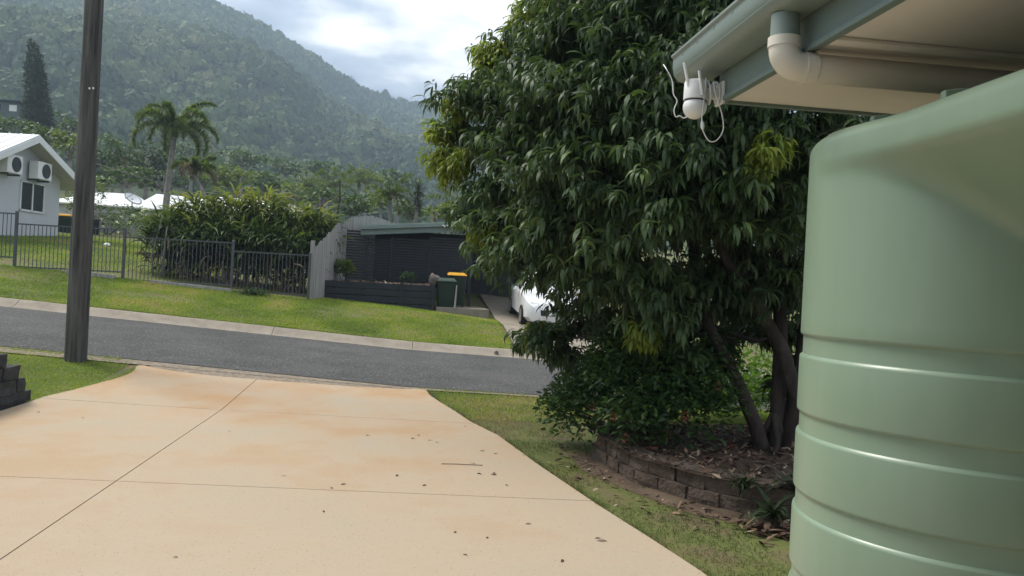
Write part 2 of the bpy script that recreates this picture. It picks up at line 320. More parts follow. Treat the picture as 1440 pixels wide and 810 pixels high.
OUT = [(-4.22, -3), (1.92, -3), (1.9, 3), (1.75, 4.44), (1.62, 5.1), (1.47, 5.81), (1.24, 7.07), (1.02, 8.48), (.78, 9.32), (.65, 10.03), (.5, 10.74), (.38, 11.4), (.35, 11.75), (.33, 11.98), (.22, 12.04), (-.08, 11.9),
       (-.69, 11.76), (-1.67, 11.68), (-2.64, 11.68), (-3.15, 11.77), (-3.52, 11.9), (-3.68, 12.0), (-3.745, 11.97), (-3.74, 11.88), (-3.7, 11.7), (-3.675, 11.5), (-3.68, 11.36), (-3.74, 11.01), (-3.86, 10.62), (-3.97, 10.27), (-4.12, 9.94), (-4.18, 9.63)]
def clip(poly, n, d):                                                   # keep n.p >= d
    out = []
    for i, p in enumerate(poly):
        q = poly[(i + 1) % len(poly)]; a = n[0] * p[0] + n[1] * p[1] - d; b = n[0] * q[0] + n[1] * q[1] - d
        if a >= 0: out.append(p)
        if a * b < 0: t = a / (a - b); out.append((p[0] + t * (q[0] - p[0]), p[1] + t * (q[1] - p[1])))
    return out
driveway = kind(empty('driveway'), 'structure')
jl = [((0, 1), 2.55), ((.0862, .9963), 6.02), ((.14, .990), 9.18 * .990 + .09)]   # cross joints as lines n.p = d
gap = .0045
rows = [[None, jl[0]], [jl[0], jl[1]], [jl[1], jl[2]], [jl[2], None]]
def slab_mesh(poly, name, mt, top, bot, parent):
    bm = bmesh.new(); vs_ = [bm.verts.new((x, y, 0)) for x, y in poly]; bm.faces.new(vs_)
    for y in np.arange(-3, 13, .4): bmesh.ops.bisect_plane(bm, geom=bm.verts[:] + bm.edges[:] + bm.faces[:], plane_co=(0, y + .013, 0), plane_no=(0, 1, 0))
    for x in np.arange(-4.5, 2, .8): bmesh.ops.bisect_plane(bm, geom=bm.verts[:] + bm.edges[:] + bm.faces[:], plane_co=(x + .017, 0, 0), plane_no=(1, 0, 0))
    r = bmesh.ops.extrude_face_region(bm, geom=bm.faces[:]); tv = [g for g in r['geom'] if isinstance(g, bmesh.types.BMVert)]
    for v in bm.verts: v.co.z = zs(v.co.x, v.co.y) + bot
    for v in tv: v.co.z = zs(v.co.x, v.co.y) + top
    bmesh.ops.recalc_face_normals(bm, faces=bm.faces)
    me = bpy.data.meshes.new(name); bm.to_mesh(me); bm.free(); me.materials.append(mt)
    o = bpy.data.objects.new(name, me); COL.objects.link(o); o.parent = parent; return o
for lo, hi in rows:
    for side in (-1, 1):
        p = clip(OUT, (side, 0), -2.06 * side + gap)
        if lo: p = clip(p, lo[0], lo[1] + gap)
        if hi: p = clip(p, (-hi[0][0], -hi[0][1]), -hi[1] + gap)
        slab_mesh(p, 'slab', M['concrete'], .03, -.06, driveway)
slab_mesh([(x * .99 - .01, y * .995) for x, y in OUT], 'joint_filler', M['joint'], .018, -.05, driveway)

# mountain behind: ridge line surveyed as (pixel, row) and kept at 600-950 m
RID = [(-700, 40), (-450, -10), (-250, -40), (-100, -50), (0, -50), (150, -32), (250, 0), (300, 12), (345, 32), (400, 64), (450, 98), (500, 128), (540, 146), (575, 153), (615, 154), (650, 150),
       (720, 165), (850, 190), (1000, 230), (1250, 270), (1500, 300), (1900, 330)]
_r = [ray(*q) for q in RID]; RAZ = np.array([math.atan2(v[0], v[1]) for v in _r]); REL = np.array([v[2] / math.hypot(v[0], v[1]) for v in _r])
def hill(az, r):
    Rr = np.interp(az, [-.6, -.2, .1, .6], [610, 680, 900, 980]); H = np.interp(az, RAZ, REL) * Rr
    t = np.clip((r - 120) / (Rr - 120), 0, 1.6); g = np.where(t < 1, .10 * t + .90 * t ** 1.45, 1 - (t - 1) * .8)
    x, y = r * np.sin(az), r * np.cos(az)
    gul = (fbm(x / 95 + 3, y / 150 + 8, 4) - .5) * 70 * np.clip(t * (1.02 - t) * 4, 0, 1)
    return 3.5 * np.clip(r / 120, 0, 1) + H * g + gul
HA = np.radians(np.arange(-62, 66, .8)); HR = np.concatenate([np.arange(100, 700, 14.), np.arange(700, 1500, 40.)])
A_, R_ = np.meshgrid(HA, HR, indexing='ij')
V = np.stack([R_ * np.sin(A_), R_ * np.cos(A_), hill(A_, R_) - np.where(R_ < 130, 4, 0)], -1).reshape(-1, 3)
b = len(HR); i = (np.arange(len(HA) - 1)[:, None] * b + np.arange(b - 1)[None])
kind(arrays('mountain', V, np.stack([i, i + b, i + b + 1, i + 1], -1).reshape(-1, 4), M['forest_floor'], smooth_=True), 'structure')
def crown_templates(n, sub, jit, squash=.85, cut=-.35):
    out = []
    for k in range(n):
        bm = bmesh.new(); bmesh.ops.create_icosphere(bm, subdivisions=sub, radius=1)
        for v in bm.verts:
            d = v.co.copy(); lob = 1 + .22 * math.sin(3.1 * d.x + k) * math.sin(2.7 * d.y + 2 * k) + .18 * math.sin(5 * d.z + 3 * d.x + k)
            v.co = d * lob * (1 + random.uniform(-jit, jit)); v.co.z *= squash
        bmesh.ops.delete(bm, geom=[f for f in bm.faces if f.calc_center_median().z < cut], context='FACES')
        bm.verts.index_update(); out.append((np.array([v.co[:] for v in bm.verts]), np.array([[v.index for v in f.verts] for f in bm.faces]))); bm.free()
    return out
def scatter(tmpl, P, S, rnd, zsc=None):
    parts = []; which = RNG.integers(0, len(tmpl), len(P)); rot = RNG.random(len(P)) * 6.28
    for k, (v, f) in enumerate(tmpl):
        ix = np.nonzero(which == k)[0]
        if not len(ix): continue
        c, s = np.cos(rot[ix])[:, None], np.sin(rot[ix])[:, None]
        X = (v[None, :, 0] * c - v[None, :, 1] * s) * S[ix][:, None]; Y = (v[None, :, 0] * s + v[None, :, 1] * c) * S[ix][:, None]; Z = v[None, :, 2] * (S[ix] * (1 if zsc is None else zsc[ix]))[:, None]
        VV = (np.stack([X, Y, Z], -1) + P[ix][:, None]).reshape(-1, 3)
        FF = (f[None] + (np.arange(len(ix)) * len(v))[:, None, None]).reshape(-1, 3)
        parts.append((VV, FF, np.clip(np.repeat(rnd[ix], len(v)) + RNG.normal(0, .09, len(ix) * len(v)), 0, 1)))
    return merge(parts)
n = 11500
az = RNG.uniform(math.radians(-34), math.radians(20), n * 2); r = np.sqrt(RNG.uniform(165 ** 2, 960 ** 2, n * 2)); Rr = np.interp(az, [-.6, -.2, .1, .6], [610, 680, 900, 980])
ok = (r < Rr * 1.02); hid = (az > .03) & (RNG.random(n * 2) < .85); ok &= ~hid; az, r = az[ok][:n], r[ok][:n]
P = np.stack([r * np.sin(az), r * np.cos(az), hill(az, r) + 1.0], -1)
S = RNG.uniform(2.4, 5.4, len(az)) * np.where(RNG.random(len(az)) < .1, 1.35, 1) * np.interp(r, [160, 500, 950], [.85, 1, 1.25])
rn = np.clip((fbm(P[:, 0] / 60, P[:, 1] / 60, 3) - .5) * 1.5 + .40 + RNG.normal(0, .13, len(az)), 0, 1)
def clump_templates(n, q):
    out = []
    for k in range(n):
        v = RNG.normal(0, 1, (q, 3)); v /= np.linalg.norm(v, axis=1)[:, None]; v[:, 2] = np.abs(v[:, 2]) * 1.0 - .25
        lob = 1 + .25 * np.sin(3 * v[:, 0] + k) * np.sin(2.7 * v[:, 1] + 2 * k); c = v * lob[:, None] * RNG.uniform(.72, 1.05, (q, 1))
        nn = v + RNG.normal(0, .24, (q, 3)); nn /= np.linalg.norm(nn, axis=1)[:, None]; a = np.cross(nn, RNG.normal(0, 1, (q, 3))); a /= np.linalg.norm(a, axis=1)[:, None]; b = np.cross(nn, a); s = RNG.uniform(.16, .28, (q, 1))
        V = np.stack([c - a * s - b * s * .6, c + a * s * .9 - b * s * .8, c + a * s + b * s * .7, c - a * s * .8 + b * s], 1).reshape(-1, 3); i0 = np.arange(q)[:, None] * 4
        out.append((V, np.concatenate([i0 + np.array([[0, 1, 2]]), i0 + np.array([[0, 2, 3]])])))
    return out
V, Fc, R = scatter(clump_templates(10, 74), P, S, rn, RNG.uniform(.9, 1.6, len(az)))
kind(arrays('forest', V, Fc, M['forest'], rnd=R), 'stuff')['label'] = 'hazy green rainforest covering the mountain behind the street'

# ------------------------------------------------------------------ home on the right: eave, gutter, pipe, tank
home = thing('house', 'own house eave with cream lining above the green tank', 'house')
YA, YB = -2.0, 3.12
MB().obox((1.222, YA, 2.4), (2.2, 0, 0), (0, YB - YA - .022, 0), (0, 0, .006)).build('eave_lining', M['eave_sheet'], home)
MB().obox((1.222, 2.25, 2.386), (1.7, 0, 0), (0, .05, 0), (0, 0, .014)).build('cover_strip', M['eave_sheet'], home, bevel=.004)
MB().obox((1.2, YA, 2.388), (.022, 0, 0), (0, YB - YA, 0), (0, 0, .24)).build('fascia', M['fascia'], home)
MB().obox((1.188, YA, 2.384), (.012, 0, 0), (0, YB - YA, 0), (0, 0, .016)).build('fascia_bead', M['fascia'], home)
MB().obox((1.2221, YB - .022, 2.388), (2.2, 0, 0), (0, .022, 0), (0, 0, .2)).build('end_fascia', M['fascia'], home)
gp = [(1.196, 2.502), (1.12, 2.498), (1.085, 2.506), (1.063, 2.528), (1.055, 2.56), (1.055, 2.598), (1.046, 2.606), (1.046, 2.615), (1.062, 2.615), (1.062, 2.53), (1.09, 2.512), (1.19, 2.508), (1.19, 2.63), (1.197, 2.63)]
g_ = MB(); g_.prism(gp, lambda x, z: (x, YA, z), lambda x, z: (x, YB + .16, z)); gut = g_.build('gutter', M['gutter'], home, smooth_='auto')
MB().prism(gp[:9] + [gp[-1]], lambda x, z: (x, YB + .161, z), lambda x, z: (x, YB + .166, z)).build('gutter_end', M['gutter'], gut)
for y in np.arange(-1.6, 3.2, .17):
    MB().obox((1.0535, y, 2.586), (.004, 0, 0), (0, .018, 0), (0, 0, .007)).build('overflow_slot', M['fascia'], gut)
rf = MB(); rf.raw([(1.08, YA, 2.622), (4.2, YA, 3.75), (4.2, YB + .05, 3.75), (1.08, YB + .05, 2.622), (1.08, YA, 2.637), (4.2, YA, 3.77), (4.2, YB + .05, 3.77), (1.08, YB + .05, 2.637)],
                  [(3, 2, 1, 0), (4, 5, 6, 7), (0, 1, 5, 4), (1, 2, 6, 5), (2, 3, 7, 6), (3, 0, 4, 7)]); rf.build('roof', M['sage'], home)
MB().obox((2.75, YA, 0), (.12, 0, 0), (0, 4.4, 0), (0, 0, 2.4)).build('wall', M['pvc'], home)
MB().obox((-4.4, -2.3, 0), (7.1, 0, 0), (0, .12, 0), (0, 0, 2.4)).build('sky_block_wall', M['brown_block'], home)  # unseen wall added behind the camera to keep sky light off the tank
MB().obox((-3.6, -2.17, .05), (4.6, 0, 0), (0, .03, 0), (0, 0, 2.1)).build('sky_block_panel', M['charcoal'], home)  # unseen dark panel added on that wall to cut fill light
MB().raw([(-5, -1.4, 2.42), (1.15, -1.4, 2.42), (1.15, -6, 4.1), (-5, -6, 4.1), (-5, -1.4, 2.5), (1.15, -1.4, 2.5), (1.15, -6, 4.18), (-5, -6, 4.18)], [(3, 2, 1, 0), (4, 5, 6, 7), (0, 1, 5, 4), (1, 2, 6, 5), (2, 3, 7, 6), (3, 0, 4, 7)]).build('sky_block_roof', M['sage'], home)  # unseen roof added over the sky-blocking wall

pipe = thing('downpipe', 'cream plastic downpipe elbow under the gutter above the tank', 'downpipe')
px_, py_ = 1.128, 2.40
MB().lathe((px_, py_, 0), [(.044, 2.415), (.044, 2.5005)], 28).build('gutter_outlet', M['gutter'], pipe, smooth_='auto')
el = [(px_, py_, 2.425), (px_, py_, 2.40)] + [(px_ + .055 * (1 - math.cos(t)), py_ - .002 * t, 2.395 - .055 * math.sin(t)) for t in np.linspace(.2, math.pi / 2, 9)] + [(px_ + .075, py_ - .004, 2.339)]
MB().tube(el, .047, 28).build('elbow', M['pvc'], pipe, smooth_='auto')
for p0, p1 in (((px_, py_, 2.428), (px_, py_, 2.398)), ((px_ + .062, py_ - .004, 2.34), (px_ + .098, py_ - .006, 2.3395))):
    MB().tube([p0, p1], .0505, 28).build('collar', M['pvc'], pipe, smooth_='auto')
MB().tube([(px_ + .095, py_ - .006, 2.3395), (2.72, py_ - .05, 2.334)], .045, 28).build('pipe', M['pvc'], pipe, smooth_='auto')

# rainwater tank
TX, TY, TR, TH = 1.761, 2.335, .5, 2.15
def tank():
    t = thing('water_tank', 'tall pale green ribbed plastic rainwater tank under the eave', 'water tank', loc=(0, 0, 0))
    N = 160; ph = np.linspace(0, 2 * math.pi, N, endpoint=False); cx, sx = np.cos(ph), np.sin(ph)
    def smin(a, b, k=.06): h = np.clip(.5 + .5 * (b - a) / k, 0, 1); return b * (1 - h) + a * h - k * h * (1 - h)
    def smax(a, b, k): return -smin(-a, -b, k)
    zl = [0, .02]; rec = [(.18, .25), (.43, .50), (.68, .75), (.93, 1.0), (1.18, 1.25), (1.43, 1.50)]
    prof = [(0, -.03), (.02, -.005), (.05, 0)]
    for a, b in rec: prof += [(a - .007, 0), (a - .001, -.001), (a + .006, -.009), (a + .010, -.0095), (b - .010, -.0095), (b - .006, -.009), (b + .001, -.001), (b + .007, 0)]
    prof += [(z, 0) for z in np.arange(1.55, 1.70, .05)] + [(z, 0) for z in np.arange(1.70, 2.09, .0195)]
    R = []; Z = []
    def rad(z):
        ins = max(0.0, 2.035 - z); k = 1.25
        with np.errstate(divide='ignore', invalid='ignore'):
            a = np.where(cx < -1e-3, (TX - (1.29 + k * ins)) / -cx, 9); b_ = np.where(sx < -1e-3, (TY - (1.12 + k * ins)) / -sx, 9); c_ = np.where(cx > 1e-3, (.47 - k * ins) / cx, 9)
        w = smin(smin(np.clip(a, -1, 9), np.clip(b_, -1, 9), .12), np.clip(c_, -1, 9), .12)
        w = np.where(sx > 0, np.minimum(w, .471 - k * ins) - 2.5 * sx * sx, w)
        return smax(np.full(N, TR), w, .09) - .0
    for z, o in prof: R.append(rad(z) + o); Z.append(z)
    r0 = rad(2.09)
    for a in np.linspace(.12, math.pi / 2, 8): R.append(r0 - .05 * (1 - math.cos(a))); Z.append(2.09 + .05 * math.sin(a))
    for s_ in (.85, .6, .3, .05): R.append((r0 - .05) * s_); Z.append(2.14 + .035 * (1 - s_))
    R, Z = np.array(R), np.array(Z); K = len(Z)
    V = np.stack([TX + R * cx, TY + R * sx, np.repeat(Z[:, None], N, 1)], -1).reshape(-1, 3)
    i = np.arange(K - 1)[:, None] * N; j = np.arange(N)[None]; jn = (j + 1) % N
    F_ = np.stack([i + j, i + jn, i + N + jn, i + N + j], -1).reshape(-1, 4)
    arrays('tank_body', V, F_, M['tank'], t, smooth_=True).data.set_sharp_from_angle(angle=math.radians(40))
    for y in (1.90, 2.22):
        mb = MB(); n = 9; xs = np.linspace(1.325, 1.66, n); v = []
        for k, x in enumerate(xs):
            h = .03 * min(1, math.sin(math.pi * (k + 1.6) / (n + 1.2)) * 1.25)
            v += [(x, y - .014, 2.134), (x, y + .014, 2.134), (x, y + .010, 2.143 + h), (x, y - .010, 2.143 + h)]
        f = [(q * 4 + a, q * 4 + (a + 1) % 4, q * 4 + 4 + (a + 1) % 4, q * 4 + 4 + a) for q in range(n - 1) for a in range(4)] + [(3, 2, 1, 0), tuple((n - 1) * 4 + a for a in range(4))]
        mb.raw(v, f).build('top_rib', M['tank'], t, bevel=.004)
tank()

# security camera on the fascia corner
def security_camera():
    t = thing('security_camera', 'white dome security camera with coiled cable on the gutter corner', 'camera')
    c = at(977, 151, 3.2); r = .047; top = c + np.array([0, 0, .029])
    MB().lathe(c, [(r * math.cos(a), r * math.sin(a)) for a in np.linspace(-1.5, .55, 14)], 28).build('dome', M['white_plastic'], t, smooth_='auto')
    MB().lathe(top, [(r * .9, -.006), (r * .9, -.002)], 28).build('seam', M['dark_grille'], t)
    MB().lathe(top, [(r * .99, 0), (r * 1.0, .004), (r * .97, .066), (r * .88, .076), (.01, .08)], 28).build('housing', M['white_plastic'], t, smooth_='auto')
    for dx, dy, tx, ty, h0 in ((-.036, -.02, -.024, 0, .045), (.012, -.047, -.018, 0, .01)):
        p = top + np.array([dx, dy, h0]); MB().tube([p, p + np.array([tx * .6, ty, .055]), p + np.array([tx, ty, .095])], [.0062, .006, .0058], 10).build('antenna', M['white_plastic'], t, smooth_='auto')
    MB().obox(top + np.array([.035, -.015, .01]), (1.2 - (top[0] + .035) - .001, 0, 0), (0, .03, 0), (0, 0, .04)).build('bracket_arm', M['white_plastic'], t, bevel=.004)
    MB().obox((1.186, top[1] - .04, top[2] - .012), (.0135, 0, 0), (0, .08, 0), (0, 0, .09)).build('mount_plate', M['white_plastic'], t, bevel=.004)
    coil = MB(); cc = top + np.array([.066, 0, .033])
    rng = random.Random(3); pts = []
    for k in range(150):
        a = k / 150 * 2 * math.pi * 9; rr = .034 + .006 * math.sin(a * .37 + 1)
        pts.append(cc + np.array([.024 * math.sin(a * .113 * 3) , rr * math.cos(a) * .95, rr * math.sin(a) * 1.15]))
    coil.tube(pts, .0026, 6).build('cable_coil', M['white_plastic'], t, smooth_=True)
    def spline(P, n=8):
        P = [np.array(p) for p in P]; out = []
        for q in range(len(P) - 1):
            p0, p1, p2, p3 = P[max(q - 1, 0)], P[q], P[q + 1], P[min(q + 2, len(P) - 1)]
            for s in np.linspace(0, 1, n, endpoint=False):
                out.append(.5 * (2 * p1 + (p2 - p0) * s + (2 * p0 - 5 * p1 + 4 * p2 - p3) * s * s + (3 * p1 - p0 - 3 * p2 + p3) * s ** 3))
        return out + [P[-1]]
    d = 3.18
    loop = [(993, 110), (990, 140), (987, 165), (988, 182), (997, 198), (1008, 197), (1017, 182), (1015, 160), (1007, 135), (1003, 115)]
    MB().tube(spline([at(x, y, d - .02) for x, y in loop]), .0023, 8).build('cable_loop', M['white_plastic'], t, smooth_=True)
    a, b = at(987.3, 170, d - .02), at(988.2, 183, d - .02)
    MB().tube([a, a * .8 + b * .2, a * .3 + b * .7, b], [.003, .0065, .0072, .003], 10).build('cable_plug', M['white_plastic'], t, smooth_=True)
    tail = [(933, 91, 3.25), (937, 97, 3.2), (945, 113, 3.2), (947, 132, 3.2), (952, 142, 3.2), (948, 154, 3.2), (950, 164, 3.2), (956, 163, 3.2), (962, 166, 3.2), (969, 162, 3.2)]
    MB().tube(spline([at(*q) for q in tail]), .0023, 8).build('cable_tail', M['white_plastic'], t, smooth_=True)
security_camera()

# ------------------------------------------------------------------ big weeping-leaved tree
def leaf_clusters(C, out, nl, Lr, Wr, prof, base_rnd, hang=(.9, 1.7)):
    """whorls of drooping leaves round points C with outward azimuths"""
    n = len(C); idx = np.repeat(np.arange(n), nl); k = len(idx)
    az = np.where(RNG.random(k) < .62, out[idx] + RNG.normal(0, 1.1, k), RNG.uniform(0, 6.28, k))
    e0 = RNG.uniform(-.8, .6, k); dr = RNG.uniform(*hang, k)
    L = RNG.uniform(*Lr, k); Wd = L * RNG.uniform(*Wr, k)
    b = C[idx] + RNG.normal(0, .02, (k, 3))
    return ribbons(b, az, e0, dr, L, Wd, prof, np.clip(base_rnd[idx] + RNG.normal(0, .16, k), 0, 1), RNG.normal(0, .5, k))
LEAF = (.12, .85, 1.0, .62, .04)
LOBES = [(785, 5, 8.4, .38), (845, -20, 8, .65), (920, -30, 7.5, .9), (1020, -25, 7, .85), (1100, -60, 7, 1), (745, 45, 8.8, .26),
         (715, 100, 8.8, .36), (790, 90, 8.2, .65), (860, 60, 7.6, .85), (955, 55, 7.1, .8), (1040, 60, 7.0, .8),
         (664, 158, 9, .32), (705, 160, 8.6, .55), (770, 170, 8.0, .75), (850, 160, 7.3, .75), (940, 150, 6.9, .75), (1030, 150, 6.9, .75), (1110, 150, 7.1, .8),
         (636, 192, 9.2, .22), (662, 215, 9.0, .36), (715, 235, 8.6, .55), (790, 250, 7.8, .72), (880, 245, 7.0, .75), (970, 235, 6.8, .75), (1060, 240, 6.8, .75), (1130, 235, 7, .75),
         (690, 290, 8.6, .4), (760, 320, 8.0, .62), (850, 330, 7.2, .65), (945, 325, 7.0, .65), (1040, 330, 7.2, .65), (1125, 330, 7.4, .7),
         (712, 340, 8.7, .34), (800, 395, 8.0, .52), (880, 405, 7.4, .5), (960, 395, 7.6, .45), (1060, 400, 7.8, .5), (1130, 410, 7.8, .5), (1010, 430, 8.2, .35), (1120, 480, 8.4, .4), (980, 470, 8.6, .3), (1060, 470, 9.0, .35), (950, 500, 8.0, .28), (1000, 500, 8.8, .25), (1110, 540, 7.9, .22),
         (768, 478, 8.5, .33), (820, 470, 8.2, .4), (870, 480, 8.0, .4), (920, 455, 7.4, .42), (790, 512, 8.4, .2)]
BACK = [(770, 70, 10.6, .6), (840, 0, 10.6, .7), (890, 0, 10, .9), (980, 0, 9.6, 1), (1100, 0, 9.2, 1), (790, 140, 10.2, .7), (860, 130, 9.8, .9), (980, 130, 9.4, .9), (1100, 130, 9.2, .9),
        (745, 215, 10, .55), (800, 220, 9.6, .8), (900, 230, 9.2, .8), (1000, 230, 9, .8), (1100, 240, 9, .8), (740, 300, 9.6, .5), (820, 320, 9.2, .7), (920, 330, 9, .6), (1030, 320, 9.2, .6), (1120, 330, 9.2, .7),
        (830, 410, 9, .5), (920, 410, 9, .4), (1090, 430, 9.6, .5)]
CROWN_EDGE = [(682, 78, 8.6, .16), (700, 72, 8.5, .16), (692, 92, 8.5, .15), (742, 12, 8.5, .16), (722, 40, 8.6, .12), (770, 0, 8.2, .12), (616, 186, 9.0, .12), (640, 150, 8.8, .16), (618, 222, 8.8, .16), (634, 238, 8.7, .2), (650, 228, 8.6, .16), (676, 325, 8.4, .12), (755, 470, 8.6, .16), (660, 145, 9.1, .14), (905, 470, 7.1, .12), (1080, 215, 6.2, .16)]  # sprays of lighter yellow-green leaves, mostly along the crown edge
def big_tree():
    t = thing('leafy_tree', 'large dark tree with drooping long leaves beside the driveway', 'tree')
    base = np.array([3.30, 6.98, .22])
    trunk = MB(); limbs = MB()
    stems = [  # measured trunks: forked at the ground
        [(3.30, 6.98, .15), (3.22, 7.02, .45), (3.05, 7.1, .85), (2.78, 7.2, 1.35), (2.66, 7.25, 1.75), (2.6, 7.3, 2.3), (2.3, 7.5, 3.1)],
        [(3.40, 7.02, .15), (3.46, 7.1, .6), (3.48, 7.15, 1.2), (3.45, 7.2, 1.9), (3.4, 7.2, 2.8), (3.3, 7.4, 3.8)],
        [(3.46, 7.05, .15), (3.60, 7.0, .7), (3.42, 6.95, 1.15), (3.15, 6.95, 1.55), (2.85, 7.0, 1.95), (2.5, 6.9, 2.5), (2.2, 6.9, 3.2)],
        [(3.5, 7.1, .15), (3.75, 7.3, .9), (3.9, 7.5, 1.8), (3.95, 7.6, 2.8)]]
    rads = [(.082, .066, .06, .056, .05, .04, .027), (.08, .07, .066, .06, .05, .03), (.075, .062, .058, .054, .046, .035, .022), (.065, .056, .048, .035)]
    for s, r in zip(stems, rads): trunk.tube(s, r, 12)
    for k in range(3):
        a = k * 2.1 + .4; trunk.tube([base + np.array([math.cos(a) * .3, math.sin(a) * .25, -.02]), base + np.array([math.cos(a) * .13 + .08, math.sin(a) * .1, .12]), base + np.array([.08, .03, .35])], [.012, .026, .035], 8)
    trunk.build('trunk', M['bark'], t, smooth_=True)
    tips = [np.array(p) for s in stems for p in s[3:]]
    C, O, Rn = [], [], []
    for li, (px, py, d, r) in enumerate(LOBES + BACK):
        c = at(px, py, d); src = min(tips, key=lambda q: np.linalg.norm(q - c) + (2 if q[2] > c[2] + .3 else 0))
        mid = (src + c) / 2 + np.array([0, 0, -.12 * np.linalg.norm(c - src) + .1])
        L = np.linalg.norm(c - src); limbs.tube([src, (src * .6 + mid * .4), mid, (mid + c) / 2 + np.array([0, 0, .05]), c], [.012 + .012 * L, .012 + .009 * L, .011 + .006 * L, .009 + .003 * L, .006], 7)
        n = int((185 if li < len(LOBES) else 100) * (r / .7) ** 2) + 16
        v = RNG.normal(0, 1, (n, 3)); v /= np.linalg.norm(v, axis=1)[:, None]; v[:, 2] = np.where(RNG.random(n) < .6, np.abs(v[:, 2]), v[:, 2])
        rr = r * RNG.uniform(.45, 1.08, n) ** .7
        ns_ = max(4, int(13 * (r / .7) ** 2)); sv = v[:ns_]; sc_ = sv * (r * RNG.uniform(.62, 1.02, (ns_, 1))); own = RNG.integers(0, ns_, n); loose = RNG.random(n) < .22
        p = c + np.where(loose[:, None], v * rr[:, None] * .8, sc_[own] + np.clip(RNG.normal(0, 1, (n, 3)), -1.8, 1.8) * np.array([.17, .17, .10]) * min(1.0, r / .55)) * np.array([1, 1, .9]); v = np.where(loose[:, None], v, sv[own]); C.append(p); O.append(np.arctan2(v[:, 1], v[:, 0])); Rn.append(np.clip(RNG.uniform(.1, .72, ns_)[own] + RNG.normal(0, .1, n) + (.16 if px < 790 and py < 330 else 0), 0, 1))  # upper-left lobes get a lighter leaf tone: sunlit, hazy side painted in
        for q in range(0, n, 9): limbs.tube([c * .7 + p[q] * .3, p[q] + np.array([0, 0, .02])], [.006, .003], 4, cap=False)
    limbs.build('limbs', M['bark'], t, smooth_=True)
    C, O, Rn = np.concatenate(C), np.concatenate(O), np.concatenate(Rn)
    V, F_, R = leaf_clusters(C, O, 11, (.095, .20), (.17, .24), LEAF, Rn, (1.0, 2.0))
    kind(arrays('foliage', V, F_, M['leaf_tree'], t, rnd=R, smooth_=True), 'stuff')
    C = []; O = []
    for px, py, d, r in CROWN_EDGE:
        n = int(26 + 70 * r); v = RNG.normal(0, 1, (n, 3)); v /= np.linalg.norm(v, axis=1)[:, None]; C.append(at(px, py, d) + v * r * RNG.uniform(.4, 1, (n, 1))); O.append(np.arctan2(v[:, 1], v[:, 0]))
    V, F_, R = leaf_clusters(np.concatenate(C), np.concatenate(O), 9, (.09, .15), (.17, .24), LEAF, RNG.random(sum(map(len, C))), (1.2, 1.9))
    o = kind(arrays('yellow_green_foliage', V, F_, M['leaf_yellow_green'], t, rnd=R, smooth_=True), 'stuff'); o['label'] = 'bright yellow-green leaves at the crown edge'
big_tree()

# ------------------------------------------------------------------ leafy mounds, shared by shrubs and hedges
def mound(parent, name, blobs, n_per, leaf, width, mt, prof=(.15, 1.0, .75, .05), e0=(-.4, 1.0), droop=(.2, 1.2), shell=(.55, 1.05), upper=.65, rb=(0, 1)):
    Ps = []; Az = []
    for (x, y, z, a, b, c) in blobs:
        n = int(n_per * (a * b + b * c + a * c) / 3) + 6
        v = RNG.normal(0, 1, (n, 3)); v /= np.linalg.norm(v, axis=1)[:, None]; v[:, 2] = np.where(RNG.random(n) < upper, np.abs(v[:, 2]), v[:, 2])
        Ps.append(np.array([x, y, z]) + v * np.array([a, b, c]) * RNG.uniform(*shell, (n, 1))); Az.append(np.arctan2(v[:, 1], v[:, 0]) + RNG.normal(0, .8, n))
    P, az = np.concatenate(Ps), np.concatenate(Az); n = len(P)
    L = RNG.uniform(leaf * .65, leaf * 1.25, n)
    V, F_, R = ribbons(P, az, RNG.uniform(*e0, n), RNG.uniform(*droop, n), L, L * RNG.uniform(width * .8, width * 1.2, n), prof, RNG.uniform(*rb, n), RNG.normal(0, .6, n))
    return kind(arrays(name, V, F_, mt, parent, rnd=R, smooth_=True), 'stuff')
def stems(parent, base, tops, r, mt):
    mb = MB()
    for p in tops:
        b = np.array(base) + np.array([RNG.normal(0, .05), RNG.normal(0, .05), 0]); p = np.array(p); mb.tube([b, (b + p) / 2 + np.array([RNG.normal(0, .05), RNG.normal(0, .05), .05]), p], [r, r * .75, r * .4], 6)
    return mb.build('stems', mt, parent, smooth_=True)

# red-flowered shrub on the bed edge
sh = thing('flowering_shrub', 'dense green shrub dotted with dull red blooms over the block edging', 'shrub')
sb = [(2.12, 7.35, .75, .5, .5, .62), (2.5, 7.0, .62, .55, .5, .5), (1.85, 7.75, .5, .42, .45, .42), (2.75, 7.3, .95, .4, .4, .45), (2.3, 7.7, .95, .5, .45, .4), (2.05, 6.9, .5, .32, .3, .28), (1.7, 8.3, .35, .3, .35, .3)]
mound(sh, 'foliage', sb, 9500, .075, .42, M['leaf_shrub'], shell=(.3, 1.05))
stems(sh, (2.3, 7.35, .15), [(b_[0] + dx, b_[1], b_[2]) for b_ in sb for dx in (-.15, .15)], .016, M['bark'])
fl = []
for k in range(30):
    b_ = sb[k % len(sb)]; v = RNG.normal(0, 1, 3); v[1] = -abs(v[1]); v /= np.linalg.norm(v); c = np.array(b_[:3]) + v * np.array(b_[3:]) * 1.03
    n = 26; q = RNG.normal(0, 1, (n, 3)); q /= np.linalg.norm(q, axis=1)[:, None]
    L = RNG.uniform(.014, .026, n); fl.append(ribbons(c + q * .022, np.arctan2(q[:, 1], q[:, 0]), np.arcsin(q[:, 2]), np.full(n, .3), L, L * .7, (.3, 1, .2), RNG.random(n)))
V, F_, R = merge(fl); kind(arrays('blooms', V, F_, M['petal_red'], sh, rnd=R), 'stuff')

